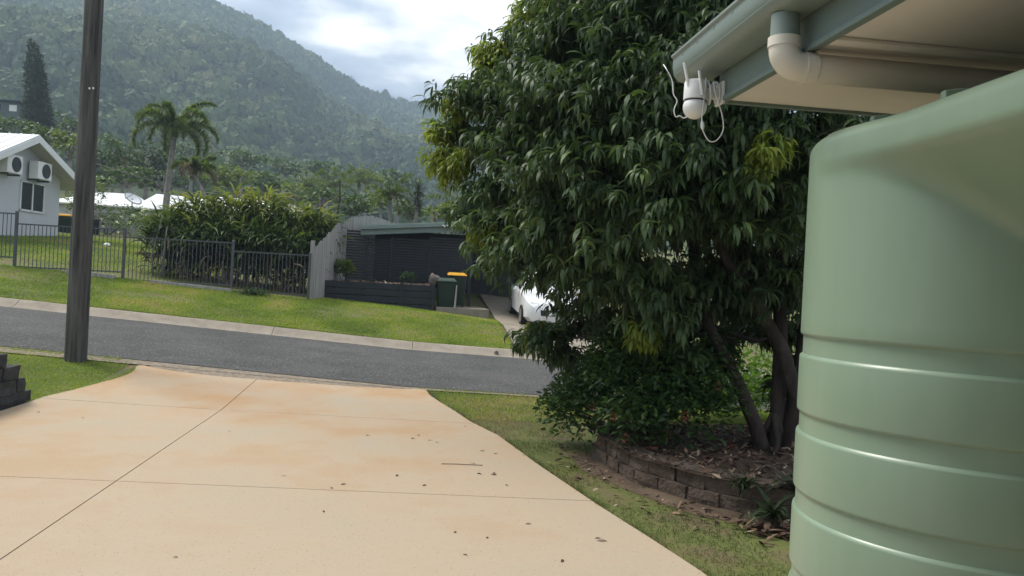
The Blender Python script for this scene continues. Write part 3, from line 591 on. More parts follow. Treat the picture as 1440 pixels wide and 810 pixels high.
# garden bed with block edging
EDGE = [(1.86, 8.35), (1.83, 7.73), (1.86, 7.1), (1.93, 6.6), (2.2, 6.08), (2.38, 5.82), (2.72, 5.53), (3.2, 5.35), (3.8, 5.28)]
def walk(P, step):
    P = [np.array(p, float) for p in P]; out = [P[0]]; acc = 0
    cum = [0]; 
    for a, b in zip(P[:-1], P[1:]): cum.append(cum[-1] + np.linalg.norm(b - a))
    ds = np.arange(0, cum[-1], step); X = np.interp(ds, cum, [p[0] for p in P]); Y = np.interp(ds, cum, [p[1] for p in P])
    return [np.array(q) for q in zip(X, Y)]
bed = kind(empty('garden_bed'), 'structure')
e = walk(EDGE, .15); rows_ = []
for p in e + [np.array([5.0, 5.25]), np.array([7.0, 5.25])]:
    tgt = np.array([8.5, 5.2 + (p[1] - 5.2) * 2.0]); rows_.append([p + (tgt - p) * s for s in np.linspace(.012, 1, 26) ** 1.5])
G = np.array(rows_); zb = .22 + .05 * fbm(G[..., 0] * 2, G[..., 1] * 2, 3) - .16 * smooth(7.9, 9.5, G[..., 1]); nb = G.shape[1]
V = np.concatenate([G, zb[..., None]], -1).reshape(-1, 3); i = (np.arange(G.shape[0] - 1)[:, None] * nb + np.arange(nb - 1)[None])
arrays('mulch', V, np.stack([i, i + nb, i + nb + 1, i + 1], -1).reshape(-1, 4), M['mulch'], bed, smooth_=True)
edging = thing('block_edging', 'low curved brown split-face block edging round the garden bed', 'retaining wall')
def rough_block(d, k):
    bm = bmesh.new(); bmesh.ops.create_cube(bm, size=1); bmesh.ops.subdivide_edges(bm, edges=bm.edges[:], cuts=1, use_grid_fill=True)
    rr = random.Random(k)
    for v in bm.verts:
        v.co = Vector((v.co.x * d[0] * (1 - .03 * (abs(v.co.x) > .4 and abs(v.co.z) > .4)), v.co.y * d[1], v.co.z * d[2]))
        if v.co.y < -d[1] * .4: v.co.y += rr.uniform(-.016, .012) + (.012 if abs(v.co.x) > d[0] * .4 else 0)
    me = bpy.data.meshes.new('block'); bm.to_mesh(me); bm.free(); return me
def lay_blocks(P, bl, bh, bd, z0, courses, mt, parent, start=0.0, inset=.03):
    meshes = [rough_block((bl - .008, bd, bh - .006), k) for k in range(5)]
    for m_ in meshes: m_.materials.append(mt)
    for c in range(courses):
        pts = walk(P, .01); n = int(((len(pts) - 1) * .01 - (bl / 2 if c % 2 else 0)) / bl)
        for k in range(n):
            s = int((k * bl + (bl / 2 if c % 2 else 0)) / .01); a = pts[s]; b_ = pts[min(s + int(bl / .01), len(pts) - 1)]
            m_ = (a + b_) / 2; d = b_ - a; rz = math.atan2(d[1], d[0]); nrm = np.array([-d[1], d[0]]) / np.linalg.norm(d)
            o = bpy.data.objects.new('block', random.choice(meshes)); COL.objects.link(o); o.parent = parent
            q = m_ + nrm * (bd / 2 + inset * c); o.location = (q[0], q[1], z0 + bh * (c + .5)); o.rotation_euler = (random.uniform(-.02, .02), random.uniform(-.02, .02), rz + random.uniform(-.03, .03))
lay_blocks(EDGE[1:], .295, .135, .19, -.01, 2, M['brown_block'], edging)

wallL = thing('block_wall', 'stacked charcoal block retaining wall at the left driveway edge', 'retaining wall')
for c, yend in enumerate((9.80, 9.70, 9.62, 9.34)):
    k = 0; y = yend
    while y > 4.6:
        ln = .39 if not (k == 0 and c % 2) else .2
        me = rough_block((ln - .008, .24, .146), c * 31 + k); me.materials.append(M['black_block'])
        o = bpy.data.objects.new('block', me); COL.objects.link(o); o.parent = wallL
        o.location = (-4.215 - .02 * c - .115, y - ln / 2, .005 + .15 * (c + .5)); o.rotation_euler = (0, 0, math.pi / 2 + random.uniform(-.02, .02)); y -= ln; k += 1

# ground cover, strappy plant and seedlings in the bed
gc = thing('ground_cover', 'bright green leafy ground cover in the sun behind the trunks', 'ground cover')
mound(gc, 'foliage', [(3.4, 9.6, .2, .9, .7, .3), (4.4, 9.9, .2, 1.0, .8, .45), (5.5, 10, .25, 1.1, .8, .5), (4.0, 10.6, .25, 1.4, .6, .75), (5.6, 10.8, .25, 1.4, .6, .8), (6.5, 10.4, .3, 1.2, .8, .6)], 1500, .10, .5, M['leaf_ground'], upper=1.0)
sp = thing('strappy_plant', 'dark strappy plant beside the tank at the bed edge', 'plant')
for (x, y, z, s) in ((2.62, 5.36, .10, 1), (2.85, 5.5, .26, 1.1), (2.5, 5.62, .24, .7)):
    n = 46; L = RNG.uniform(.14, .3, n) * s
    V, F_, R = ribbons(np.tile([x, y, z], (n, 1)) + RNG.normal(0, .02, (n, 3)), RNG.uniform(0, 6.28, n), RNG.uniform(.2, 1.3, n), RNG.uniform(.6, 1.8, n), L, L * .12, (.6, 1, .8, .05), RNG.uniform(0, .45, n))
    arrays('leaf_rosette', V, F_, M['leaf_dark'], sp, rnd=R, smooth_=True)
# tall shrubs screening the far right
for lab, bl in (('tall dark screening shrub behind the tree trunks next to the tank', [(5.2, 8.6, 1.3, .9, .8, 1.2), (5.0, 8.8, 2.8, .9, .8, 1.1), (5.6, 8.2, 2.0, .8, .8, 1.2)]),
                ('tall dark screening shrub further back behind the bright ground cover', [(6.6, 12.2, 1.6, 1.6, 1, 1.7), (4.6, 12.6, 2.6, 1.3, .9, 1.0), (8.4, 11.6, 2.0, 1.6, 1.2, 2.0), (6.4, 12.4, 3.6, 1.5, 1.0, 1.2)])):
    s_ = thing('screening_shrub', lab, 'shrub', 'screening shrubs on the right')
    mound(s_, 'foliage', bl, 520, .15, .3, M['leaf_dark'], LEAF, e0=(-.4, .8), droop=(.6, 1.5)); stems(s_, (bl[0][0], bl[0][1], .1), [b_[:3] for b_ in bl], .05, M['bark'])

# ------------------------------------------------------------------ power pole
pole = thing('power_pole', 'dark weathered timber power pole by the driveway entrance', 'power pole')
pb = np.array([-4.62, 12.05, .15])
mb = MB(); NP = 26; zz = np.linspace(0, 10.5, 30); v = []; rr_ = random.Random(5); grain = [rr_.uniform(-.006, .006) for _ in range(NP)]
for z in zz:
    for j in range(NP):
        a = 2 * math.pi * j / NP; r = .142 - .0038 * z + grain[j] + .004 * math.sin(z * .7 + j); v.append((pb[0] + r * math.cos(a), pb[1] + r * math.sin(a), pb[2] + z))
mb.raw(v, [(i * NP + j, i * NP + (j + 1) % NP, (i + 1) * NP + (j + 1) % NP, (i + 1) * NP + j) for i in range(len(zz) - 1) for j in range(NP)] + [tuple((len(zz) - 1) * NP + j for j in range(NP))])
mb.build('shaft', M['timber_pole'], pole, smooth_='auto')
MB().obox((pb[0] - 1.1, pb[1] - .2, pb[2] + 9.8), (2.2, 0, 0), (0, .1, 0), (0, 0, .12)).build('crossarm', M['timber_pole'], pole)
for dx in (-.015, .03):
    MB().obox((pb[0] + .055 + dx, pb[1] - .136 + dx * .3, pb[2] + 3.92 + dx * .2), (.018, .004, 0), (0, .01, 0), (0, 0, .026)).build('tag', M['white_plastic'], pole)

# fallen leaves and twigs on the concrete
curl = []
for k in range(5):
    V, F_, R = ribbons(np.zeros((1, 3)), np.zeros(1), np.array([.35]), np.array([.9 + .2 * k]), np.array([.11]), np.array([.034]), LEAF, np.array([.15 + .1 * k]), np.array([.2 * (k - 2)]))
    me_o = arrays('fallen_leaf', V, F_, M['litter'], rnd=R, smooth_=True); curl.append(me_o.data); bpy.data.objects.remove(me_o)
for (px, py, s) in [(520, 612, 1.2), (578, 617, 1.5), (586, 612, 1), (608, 619, 1.4), (612, 622, 1), (654, 599, .9), (682, 634, 1.3), (700, 638, .9), (661, 651, 1.2), (678, 667, 1.7), (690, 667, 1.7), (697, 666, 1.2),
                    (560, 668, 1), (402, 669, .8), (468, 687, .8), (487, 681, 1), (715, 683, 1.1), (600, 682, 1), (454, 718, .9), (640, 747, 1.0), (684, 757, .8), (657, 781, .9), (838, 760, 1.5), (845, 757, 1), (792, 787, 1.1), (747, 737, 1.0), (320, 606, .8), (243, 784, .7), (52, 580, .9), (117, 588, .9)]:
    r_ = ray(px, py); p = np.array([0, 0, EYE]) + r_ * ((.032 - EYE) / r_[2]); p[2] = zs(p[0], p[1]) + .034
    o = bpy.data.objects.new('fallen_leaf', random.choice(curl)); COL.objects.link(o); o.location = p; o.rotation_euler = (0, 0, random.uniform(0, 6.28)); o.scale = (s * .5,) * 3
    tag(o, 'small dry fallen leaf lying on the concrete driveway', 'leaf', 'fallen leaves on the driveway')
MB().tube([(.36, 7.02, .037), (.5, 7.03, .036), (.72, 7.0, .037)], .003, 5).build('twig', M['bark'])
tag(bpy.data.objects['twig'], 'thin straight twig lying on the driveway concrete', 'twig')

# ------------------------------------------------------------------ street side opposite: fence, hedge, planter, carport
fence = thing('metal_fence', 'low dark grey tubular metal fence stepping down the verge', 'fence')
FP = [(-13.2, 22.5), (-10.25, 22.5), (-7.55, 22.5), (-4.76, 22.5), (-2.72, 22.5)]
pk = None; TOPZ = [2.86, 2.60, 2.42, 2.20]; BOTZ = [1.66, 1.42, 1.22, 1.06]
for k, (x, y) in enumerate(FP):
    zt = (TOPZ[max(k - 1, 0)]) + .06; zb_ = zs(x, y) - .15
    MB().box((x, y, (zt + zb_) / 2), (.065, .065, zt - zb_)).box((x, y, zt + .01), (.07, .07, .02), taper=.6).build('post', M['fence_metal'], fence)
for k in range(4):
    (x0, y), (x1, _) = FP[k], FP[k + 1]; a, b = x0 + .035, x1 - .035
    for z in (TOPZ[k], BOTZ[k] + .06): MB().box(((a + b) / 2, y, z), (b - a, .03, .035)).build('rail', M['fence_metal'], fence)
    n = int((b - a) / .098)
    for j in range(1, n):
        if pk is None:
            pk = MB().box((0, 0, .5), (.015, .015, 1.0)).build('picket', M['fence_metal'], fence); o = pk
        else: o = inst(pk, fence)
        o.location = (a + (b - a) * j / n, y, BOTZ[k] + .02); o.scale = (1, 1, TOPZ[k] - BOTZ[k] - .035)
for lab, x0, x1, dz in (('thin timber edging board under the fence between the power pole and the hedge', -8.9, -7.7, .02), ('long timber edging board under the fence in front of the hedge', -6.8, -4.7, 0)):
    z0, z1 = zs(x0, 22.35) + .02 + dz, zs(x1, 22.35) + .02 + dz
    tag(MB().raw([(x0, 22.32, z0 - .1), (x1, 22.32, z1 - .1), (x1, 22.4, z1 - .1), (x0, 22.4, z0 - .1), (x0, 22.32, z0 + .06), (x1, 22.32, z1 + .06), (x1, 22.4, z1 + .06), (x0, 22.4, z0 + .06)],
                 [(3, 2, 1, 0), (4, 5, 6, 7), (0, 1, 5, 4), (1, 2, 6, 5), (2, 3, 7, 6), (3, 0, 4, 7)]).build('edging_board', M['paling'], bevel=.008), lab, 'board')

hedge = thing('strap_leaf_hedge', 'tall clump of strap-leaved plants with yellow-green tops behind the fence', 'hedge')
hb = [(-6.6, 25.2, 1.7, .8, .5, .5), (-4.8, 25.2, 1.7, .9, .5, .5), (-3.4, 25.2, 1.7, .8, .5, .5), (-7.2, 25.3, 2.2, .75, .7, 1.0), (-6.4, 25.4, 2.6, .9, .8, 1.2), (-5.4, 25.5, 2.75, .9, .8, 1.25), (-4.5, 25.5, 2.75, .9, .8, 1.3), (-3.6, 25.5, 2.5, .9, .8, 1.2), (-2.9, 25.6, 2.4, .6, .7, 1.1), (-5.9, 24.7, 2.1, .9, .6, .8), (-4.6, 24.7, 2.1, 1.0, .6, .8), (-3.5, 24.7, 1.9, .8, .6, .8)]
def strap(parent):
    parts = []; dead = []
    for (x, y, z, a, b, c) in hb:
        n = 620; z += .2; v = RNG.normal(0, 1, (n, 3)); v /= np.linalg.norm(v, axis=1)[:, None]; v[:, 2] = np.where(RNG.random(n) < .75, np.abs(v[:, 2]), v[:, 2])
        P = np.array([x, y, z]) + v * np.array([a, b, c]) * RNG.uniform(.5, .98, (n, 1)); hgt = np.clip((P[:, 2] - 1.6) / 2.2, 0, 1)
        L = RNG.uniform(.36, .75, n)
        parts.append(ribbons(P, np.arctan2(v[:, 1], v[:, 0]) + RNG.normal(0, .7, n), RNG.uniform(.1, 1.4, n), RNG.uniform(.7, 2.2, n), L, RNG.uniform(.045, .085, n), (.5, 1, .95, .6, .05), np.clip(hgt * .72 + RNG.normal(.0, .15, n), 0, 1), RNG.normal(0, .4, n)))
        n = 80; P = np.array([x, y - .1, 1.2]) + np.stack([RNG.normal(0, a * .6, n), RNG.normal(-.15, .3, n), RNG.uniform(0, 1.5, n)], -1); L = RNG.uniform(.3, .75, n)
        dead.append(ribbons(P, RNG.uniform(0, 6.28, n), RNG.uniform(-1.2, .5, n), RNG.uniform(.3, 1.6, n), L, RNG.uniform(.025, .06, n), (.6, 1, .9, .1), RNG.random(n), RNG.normal(0, .6, n)))
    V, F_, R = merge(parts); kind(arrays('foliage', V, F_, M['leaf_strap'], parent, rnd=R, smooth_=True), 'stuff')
    V, F_, R = merge(dead); kind(arrays('dead_leaves', V, F_, M['leaf_dead'], parent, rnd=R, smooth_=True), 'stuff')
    mb = MB()
    for k in range(60):
        x = RNG.uniform(-7.4, -2.8); y = RNG.uniform(24.4, 25.8); z = zs(x, y); mb.tube([(x, y, z - .05), (x + RNG.normal(0, .1), y, z + .6), (x + RNG.normal(0, .25), y, z + 1.5)], [.03, .025, .018], 5)
    mb.build('canes', M['leaf_dead'] and M['bark_grey'], parent, smooth_=True)
strap(hedge)
tuft = thing('grass_tuft', 'small dark green tuft at the hedge foot in front of the fence', 'plant')
n = 160; P = np.stack([RNG.normal(-4.15, .16, n), RNG.normal(22.3, .07, n), np.full(n, zs(-4.15, 22.3))], -1); L = RNG.uniform(.12, .3, n)
V, F_, R = ribbons(P, RNG.uniform(0, 6.28, n), RNG.uniform(.5, 1.5, n), RNG.uniform(.3, 1.5, n), L, L * .1, (.7, 1, .1), RNG.uniform(0, .7, n)); arrays('blades', V, F_, M['leaf_shrub'], tuft, rnd=R)

# planter of charcoal sleepers
pl = thing('sleeper_planter', 'raised charcoal sleeper planter bed in front of the slatted carport', 'planter')
PX0, PX1, PY0, PY1, PT = -2.6, .78, 24.0, 25.9, 1.56
for a, b in ((PX0, -1.45), (-1.38, -.25), (-.18, PX1 - .06)):
    for c in range(5):
        z1 = PT - c * .2; MB().obox((a, PY0, z1 - .195), (b - a, 0, 0), (0, .05, 0), (0, 0, .182)).build('sleeper', M['charcoal'], pl, bevel=.008)
for x in (PX0 - .01, -1.415, -.215, PX1 - .05): MB().box((x, PY0 - .012, PT - .42), (.085, .07, .9)).build('post', M['charcoal'], pl)
for c in range(5): MB().obox((PX1 - .055, PY0 + .06, PT - c * .2 - .195), (.05, 0, 0), (0, PY1 - PY0, 0), (0, 0, .182)).build('sleeper', M['charcoal'], pl, bevel=.008)
X, Y = np.meshgrid(np.linspace(PX0, PX1 - .06, 30), np.linspace(PY0 + .05, PY1 + .3, 20), indexing='ij'); V = np.stack([X, Y, 1.47 + .16 * fbm(X * 1.5, Y * 1.5, 3) * smooth(24, 24.6, Y)], -1).reshape(-1, 3)
i = np.arange(29)[:, None] * 20 + np.arange(19)[None]; arrays('mulch', V, np.stack([i, i + 20, i + 21, i + 1], -1).reshape(-1, 4), M['mulch'], pl, smooth_=True)
n = 900; P = np.stack([RNG.uniform(PX0, PX1 - .1, n), RNG.uniform(PY0 + .06, PY1, n), np.full(n, 1.57)], -1); L = RNG.uniform(.04, .12, n)
V, F_, R = ribbons(P, RNG.uniform(0, 6.28, n), RNG.normal(0, .25, n), np.full(n, .3), L, L * .4, (.5, 1, .3), RNG.uniform(.2, 1, n)); kind(arrays('bark_chips', V, F_, M['litter'], pl, rnd=R), 'stuff')
ps = thing('potted_shrub', 'small pale green shrub growing in the sleeper planter by the paling fence', 'shrub')
mound(ps, 'foliage', [(-2.0, 24.9, 1.95, .27, .25, .27), (-1.85, 24.9, 1.85, .2, .2, .2)], 9000, .10, .4, M['leaf_lime']); stems(ps, (-1.97, 24.9, 1.5), [(-2.1, 24.9, 1.9), (-1.85, 24.9, 1.9)], .014, M['bark'])
ls = thing('low_shrub', 'low dark green plant in the planter before the slatted screen', 'shrub')
mound(ls, 'foliage', [(-.05, 25.2, 1.72, .25, .2, .22)], 6500, .09, .4, M['leaf_shrub'])
tb = thing('box_planter', 'small black box on the sleeper planter front rim', 'box')
MB().box((-1.12, 24.03, 1.605), (.27, .16, .085), taper=1.04).build('tub', M['car_trim'], tb, bevel=.008); MB().box((-1.1, 24.03, 1.74), (.05, .05, .19)).build('stake', M['charcoal'], tb)

# carport and slatted screen
cp = thing('carport', 'carport with sage green fascia and charcoal slatted screen behind the planter', 'carport')
CY = 26.3
def lerp(a, b, t): return a + (b - a) * t
fz0, fz1 = 3.02, 3.36                                                   # fascia underside rises to the right
for nm, dz0, dz1, y0, y1 in (('fascia', 0, .19, CY - .5, CY - .45), ('gutter', .17, .30, CY - .62, CY - .505)):
    MB().raw([(x, y, z + d) for d in (dz0, dz1) for x, y, z in ((-1.6, y0, fz0), (5.4, y0, fz0 + .68), (5.4, y1, fz0 + .68), (-1.6, y1, fz0))],
             [(3, 2, 1, 0), (4, 5, 6, 7), (0, 1, 5, 4), (1, 2, 6, 5), (2, 3, 7, 6), (3, 0, 4, 7)]).build(nm, M['sage'], cp, bevel=.01)
MB().raw([(-1.6, CY - .5, fz0 + .302), (5.4, CY - .5, fz0 + .982), (5.4, CY + 6, fz0 + 1.2), (-1.6, CY + 6, fz0 + .52), (-1.6, CY - .5, fz0 + .325), (5.4, CY - .5, fz0 + 1.005), (5.4, CY + 6, fz0 + 1.223), (-1.6, CY + 6, fz0 + .543)],
         [(3, 2, 1, 0), (4, 5, 6, 7), (0, 1, 5, 4), (1, 2, 6, 5), (2, 3, 7, 6), (3, 0, 4, 7)]).build('roof_sheet', M['sage'], cp)
slat = None
for a, b, zt in ((-2.08, -1.38, 3.22), (-1.38, -.62, 2.98), (-.62, .62, 3.05), (.62, 1.92, 3.15)):
    MB().box((a, CY, (zt + .9) / 2), (.07, .08, zt - .9)).build('screen_post', M['charcoal'], cp)
    for k in range(int((zt - 1.45) / .088)):
        if slat is None: slat = MB().box((0, 0, 0), (1, .02, .06)).build('slat', M['slat'], cp); o = slat
        else: o = inst(slat, cp)
        o.location = ((a + b) / 2, CY, zt - .06 - k * .088); o.scale = (b - a - .07, 1, 1); o.rotation_euler = (.1, 0, 0)
MB().box((1.95, CY, 2.0), (.1, .1, 2.6)).build('screen_post', M['charcoal'], cp)
MB().obox((-2.1, CY + 4, .9), (8, 0, 0), (0, .1, 0), (0, 0, 2.6)).build('back_wall', M['charcoal'], cp)
MB().obox((-2.1, CY + .8, 1.2), (.05, 0, 0), (0, 3.2, 0), (0, 0, 2.2)).build('side_wall', M['charcoal'], cp)
MB().box((5.2, CY - .3, 1.9), (.1, .1, 3.2)).build('screen_post', M['charcoal'], cp)
fl_ = thing('floodlight', 'small white twin floodlight on the carport fascia', 'light')
for dx in (0, .16, .42): MB().box((1.02 + dx, CY - .645, 3.46 + dx * .1), (.07, .05, .05)).lathe((1.02 + dx, CY - .69, 3.42 + dx * .1), [(.03, 0), (.04, .03), (.03, .06)], 12).build('lamp_head', M['white_plastic'], fl_)
MB().box((1.2, CY - .63, 3.48), (.5, .02, .03)).build('bracket', M['white_plastic'], fl_)
st = tag(MB().obox((.82, 24.05, .3), (1.6, 0, 0), (0, 2.3, 0), (0, 0, .62)).build('concrete_pad', M['kerb'], bevel=.02), 'low concrete pad carrying the wheelie bins beside the planter', 'concrete pad')

def bin_(name, label, c, lid_mat, open_stuff=False):
    t = thing(name, label, 'bin', 'wheelie bins by the carport'); x, y, z = c
    MB().raw([(x + a * w, y + b * d, z + h) for h, w, d in ((.06, .22, .24), (.95, .28, .34)) for a, b in ((-1, -1), (1, -1), (1, 1), (-1, 1))],
             [(3, 2, 1, 0), (4, 5, 6, 7), (0, 1, 5, 4), (1, 2, 6, 5), (2, 3, 7, 6), (3, 0, 4, 7)]).build('body', M['bin_green'], t, bevel=.03)
    MB().box((x, y, z + .955), (.60, .72, .03)).build('rim', M['bin_green'], t, bevel=.01)
    MB().raw([(x + a * w, y + b * d, z + h + (.04 if b > 0 else 0)) for h, w, d in ((.972, .31, .38), (1.045, .25, .32)) for a, b in ((-1, -1), (1, -1), (1, 1), (-1, 1))],
             [(3, 2, 1, 0), (4, 5, 6, 7), (0, 1, 5, 4), (1, 2, 6, 5), (2, 3, 7, 6), (3, 0, 4, 7)]).build('lid', lid_mat, t, bevel=.02)
    MB().tube([(x - .22, y + .42, z + .93), (x + .22, y + .42, z + .93)], .017, 8).build('handle', M['bin_green'], t)
    for s in (-1, 1): MB().tube([(x + s * .24 - .025, y + .26, z + .1), (x + s * .24 + .025, y + .26, z + .1)], .1, 16).build('wheel', M['rubber'], t)
    return t
bin_('wheelie_bin', 'dark green wheelie bin with grey-green lid at the planter corner', (1.12, 24.5, .62 + .1), M['bin_lid'])
bin_('wheelie_bin', 'dark wheelie bin with bright yellow lid beside the slatted screen', (1.47, 25.2, .92), M['yellow'])
rg = MB(); rg.raw(*(lambda v, f: ([(.78 + p[0] * .2, 24.35 + p[1] * .22, 1.72 + p[2] * .19) for p in v], [tuple(q) for q in f]))(*crown_templates(1, 2, .12, 1.0, -2)[0]))
tag(rg.build('sack', M['rag'], smooth_=True), 'crumpled grey-brown sack leaning on the green bin', 'sack')
BRD = tag(MB().raw([(1.36, 24.1, .9), (1.42, 24.1, .9), (1.44, 24.14, 1.6), (1.40, 24.14, 1.6), (1.36, 24.13, .9), (1.42, 24.13, .9), (1.44, 24.17, 1.6), (1.40, 24.17, 1.6)],
                   [(0, 1, 2, 3), (7, 6, 5, 4), (0, 4, 5, 1), (1, 5, 6, 2), (2, 6, 7, 3), (3, 7, 4, 0)]).build('stake', M['paling']), 'pale timber stake standing between the two bins', 'stake')

# paling fence
pf = thing('paling_fence', 'tall weathered grey paling fence running back beside the planter', 'fence')
PF = [(-2.68, 22.9, 2.42), (-2.45, 24.0, 2.86), (-2.25, 25.0, 3.28), (-1.95, 27, 3.66), (-1.5, 29.5, 3.94), (-.8, 33, 4.0), (.2, 38, 4.2)]
cum = [0]
for a, b in zip(PF[:-1], PF[1:]): cum.append(cum[-1] + math.hypot(b[0] - a[0], b[1] - a[1]))
pm = None
for k, d in enumerate(np.arange(.06, cum[-1], .125)):
    x, y, zt = (np.interp(d, cum, [p[c] for p in PF]) for c in range(3)); dx = np.interp(d + .05, cum, [p[0] for p in PF]) - x; dy = np.interp(d + .05, cum, [p[1] for p in PF]) - y
    if pm is None: pm = MB().box((0, 0, .5), (.118, .018, 1)).build('paling', M['paling'], pf); o = pm
    else: o = inst(pm, pf)
    zb_ = zs(x, y) - .05; o.location = (x + random.uniform(-.006, .006), y, zb_); o.scale = (1, 1, zt - zb_ + random.uniform(-.03, .03)); o.rotation_euler = (0, random.uniform(-.012, .012), math.atan2(dy, dx))
for h in (.3, .75):
    MB().tube([(x - .06, y, lerp(zs(x, y), z, h)) for x, y, z in PF], .035, 4).build('rail', M['paling'], pf)
MB().box((-2.70, 22.8, 1.75), (.11, .11, 1.75)).build('post', M['paling'], pf)

# neighbour's driveway and white car
nd = kind(grid_sheet('side_driveway', np.array([2.62, 3.4, 4.2, 5.0, 5.8, 6.4]), np.array([18.98, 19.2, 20, 21, 22, 24, 26, 30]), M['kerb'], .05), 'structure')
def car():
    t = thing('parked_car', 'white parked hatchback half hidden behind the big tree across the road', 'car')
    sec = []  # (y along, half width low, sill z, belt z, roof z, half width roof)  nose at low y
    P = [(0, .62, .34, .62, .64, .55), (.08, .74, .22, .70, .72, .66), (.35, .83, .19, .80, .84, .74), (.95, .86, .19, .90, .95, .76), (1.15, .86, .19, .93, .99, .72), (1.75, .87, .19, .96, 1.40, .58), (2.4, .87, .19, .97, 1.48, .57), (3.2, .87, .19, .98, 1.45, .56), (3.75, .84, .22, .98, 1.18, .60), (4.05, .78, .26, .95, 1.0, .64), (4.15, .66, .36, .80, .82, .56)]
    cx, cy, cz = 4.15, 22.5, zs(4.15, 23.3) + .06; pitch = .085
    def pt(x, y, z): return (cx + x, cy + y, cz + z + (y - .8) * pitch)
    v = []; k = 10
    for y, w, z0, zb, zr, wr in P:
        ring = [(-w * .86, z0), (-w, z0 + .12), (-w, zb - .12), (-w * .97, zb), (-wr, zr - .03), (-wr * .8, zr), (wr * .8, zr), (wr, zr - .03), (w * .97, zb), (w, zb - .12), (w, z0 + .12), (w * .86, z0)]
        k = len(ring); v += [pt(x, y, z) for x, z in ring]
    f = [(i * k + j, i * k + (j + 1) % k, (i + 1) * k + (j + 1) % k, (i + 1) * k + j) for i in range(len(P) - 1) for j in range(k)] + [tuple(range(k)), tuple((len(P) - 1) * k + j for j in range(k))]
    MB().raw(v, f).build('body', M['car_white'], t, smooth_='auto')
    def face(q, name, m, lift=.006):
        q = [Vector(pt(*p)) for p in q]; n = (q[1] - q[0]).cross(q[2] - q[0]).normalized() * lift; b_ = MB(); c = sum(q, Vector()) / len(q); c0 = Vector(pt(0, 2.2, .7))
        if n.dot(c - c0) < 0: n = -n
        b_.raw([p + n for p in q] + [p - n for p in q], [tuple(range(len(q))), tuple(range(2 * len(q) - 1, len(q) - 1, -1))] + [(i_, (i_ + 1) % len(q), len(q) + (i_ + 1) % len(q), len(q) + i_) for i_ in range(len(q))]); return b_.build(name, m, t)
    face([(-.66, 1.2, 1.0), (.66, 1.2, 1.0), (.52, 1.7, 1.37), (-.52, 1.7, 1.37)], 'windscreen', M['glass'])
    for s in (-1, 1):
        face([(s * .815, 1.5, .995), (s * .845, 2.35, 1.0), (s * .60, 2.35, 1.42), (s * .62, 1.8, 1.36)], 'side_window', M['glass'], .012)
        face([(s * .845, 2.42, 1.0), (s * .845, 3.3, 1.01), (s * .62, 3.2, 1.38), (s * .60, 2.42, 1.42)], 'side_window', M['glass'], .012)
        face([(s * .42, .005, .64), (s * .68, .10, .66), (s * .70, .2, .76), (s * .45, .1, .73)], 'headlight', M['lamp'], .014)
        b_ = MB().box(pt(s * .95, 1.55, 1.02), (.16, .1, .12)); b_.build('mirror', M['car_white'], t, bevel=.03)
        for y in (.78, 3.3):
            w_ = MB().tube([pt(s * .72, y, .30), pt(s * .885, y, .30)], .31, 24); o = w_.build('wheel', M['rubber'], t); MB().tube([pt(s * .8, y, .30), pt(s * .892, y, .30)], .2, 18).build('rim', M['rim'], o)
    face([(-.4, -.004, .4), (.4, -.004, .4), (.42, -.004, .56), (-.42, -.004, .56)], 'grille', M['car_trim'], .012)
    face([(-.2, -.02, .42), (.2, -.02, .42), (.2, -.02, .52), (-.2, -.02, .52)], 'number_plate', M['white_plastic'], .008)
car()
dp = MB(); dp.tube([(2.1, 18.62, .09 + zs(2.1, 18.5)), (2.1, 18.9, .1 + zs(2.1, 18.5))], .042, 16)
tag(dp.build('drain_outlet', M['bark_grey']), 'round pipe outlet set in the far kerb near the side driveway', 'drain')

# ------------------------------------------------------------------ white house on the left
hs = thing('gable_house', 'white rendered gable house with pale metal roof on the left', 'house')
HC = np.array([-13.95, 34.0]); WD = np.array([-.17, -.985]); LD = np.array([-.985, .17]); HZ = 2.5
def hp(s, l, z): q = HC + WD * s + LD * l; return (q[0], q[1], z)      # s along the gable wall towards the camera, l into the house
GW, GE, GA, HL = 5.0, 4.98, 6.15, 9.0
wl = MB(); sect = [(0, HZ - .6), (GW, HZ - .6), (GW, GE), (GW / 2, GA), (0, GE)]
wl.prism(sect, lambda s, z: hp(s, 0, z), lambda s, z: hp(s, HL, z)); wl.build('wall', M['white_wall'], hs)
ov, th = .75, .09; pit = (GA - GE) / (GW / 2)
for s0, s1 in ((GW / 2, -ov), (GW / 2, GW + ov)):
    ze = GA - abs(s1 - s0) * pit
    b_ = MB(); q = [(s0, GA + .06), (s1, ze + .06), (s1, ze + .06 + th), (s0, GA + .06 + th)]
    b_.prism(q, lambda s, z: hp(s, -.7, z), lambda s, z: hp(s, HL + .4, z)); b_.build('roof_plane', M['roof_white'], hs)
    b2 = MB(); q = [(s0, GA - .14), (s1, ze - .14), (s1, ze + .055), (s0, GA + .055)]
    b2.prism(q, lambda s, z: hp(s, -.72, z), lambda s, z: hp(s, -.66, z)); b2.build('barge_board', M['white_paint'], hs)
    b3 = MB(); q = [(s0, GA - .02), (s1, ze - .02), (s1, ze + .0), (s0, GA + .0)]
    b3.prism(q, lambda s, z: hp(s, -.655, z), lambda s, z: hp(s, HL, z)); b3.build('eave_lining', M['soffit_pale'], hs)
    for l in np.arange(-.5, HL, .45):
        b4 = MB(); q = [(s0, GA + .06 + th), (s1, ze + .06 + th), (s1, ze + .085 + th), (s0, GA + .085 + th)]; b4.prism(q, lambda s, z: hp(s, l, z), lambda s, z: hp(s, l + .05, z)); b4.build('roof_rib', M['roof_white'], hs)
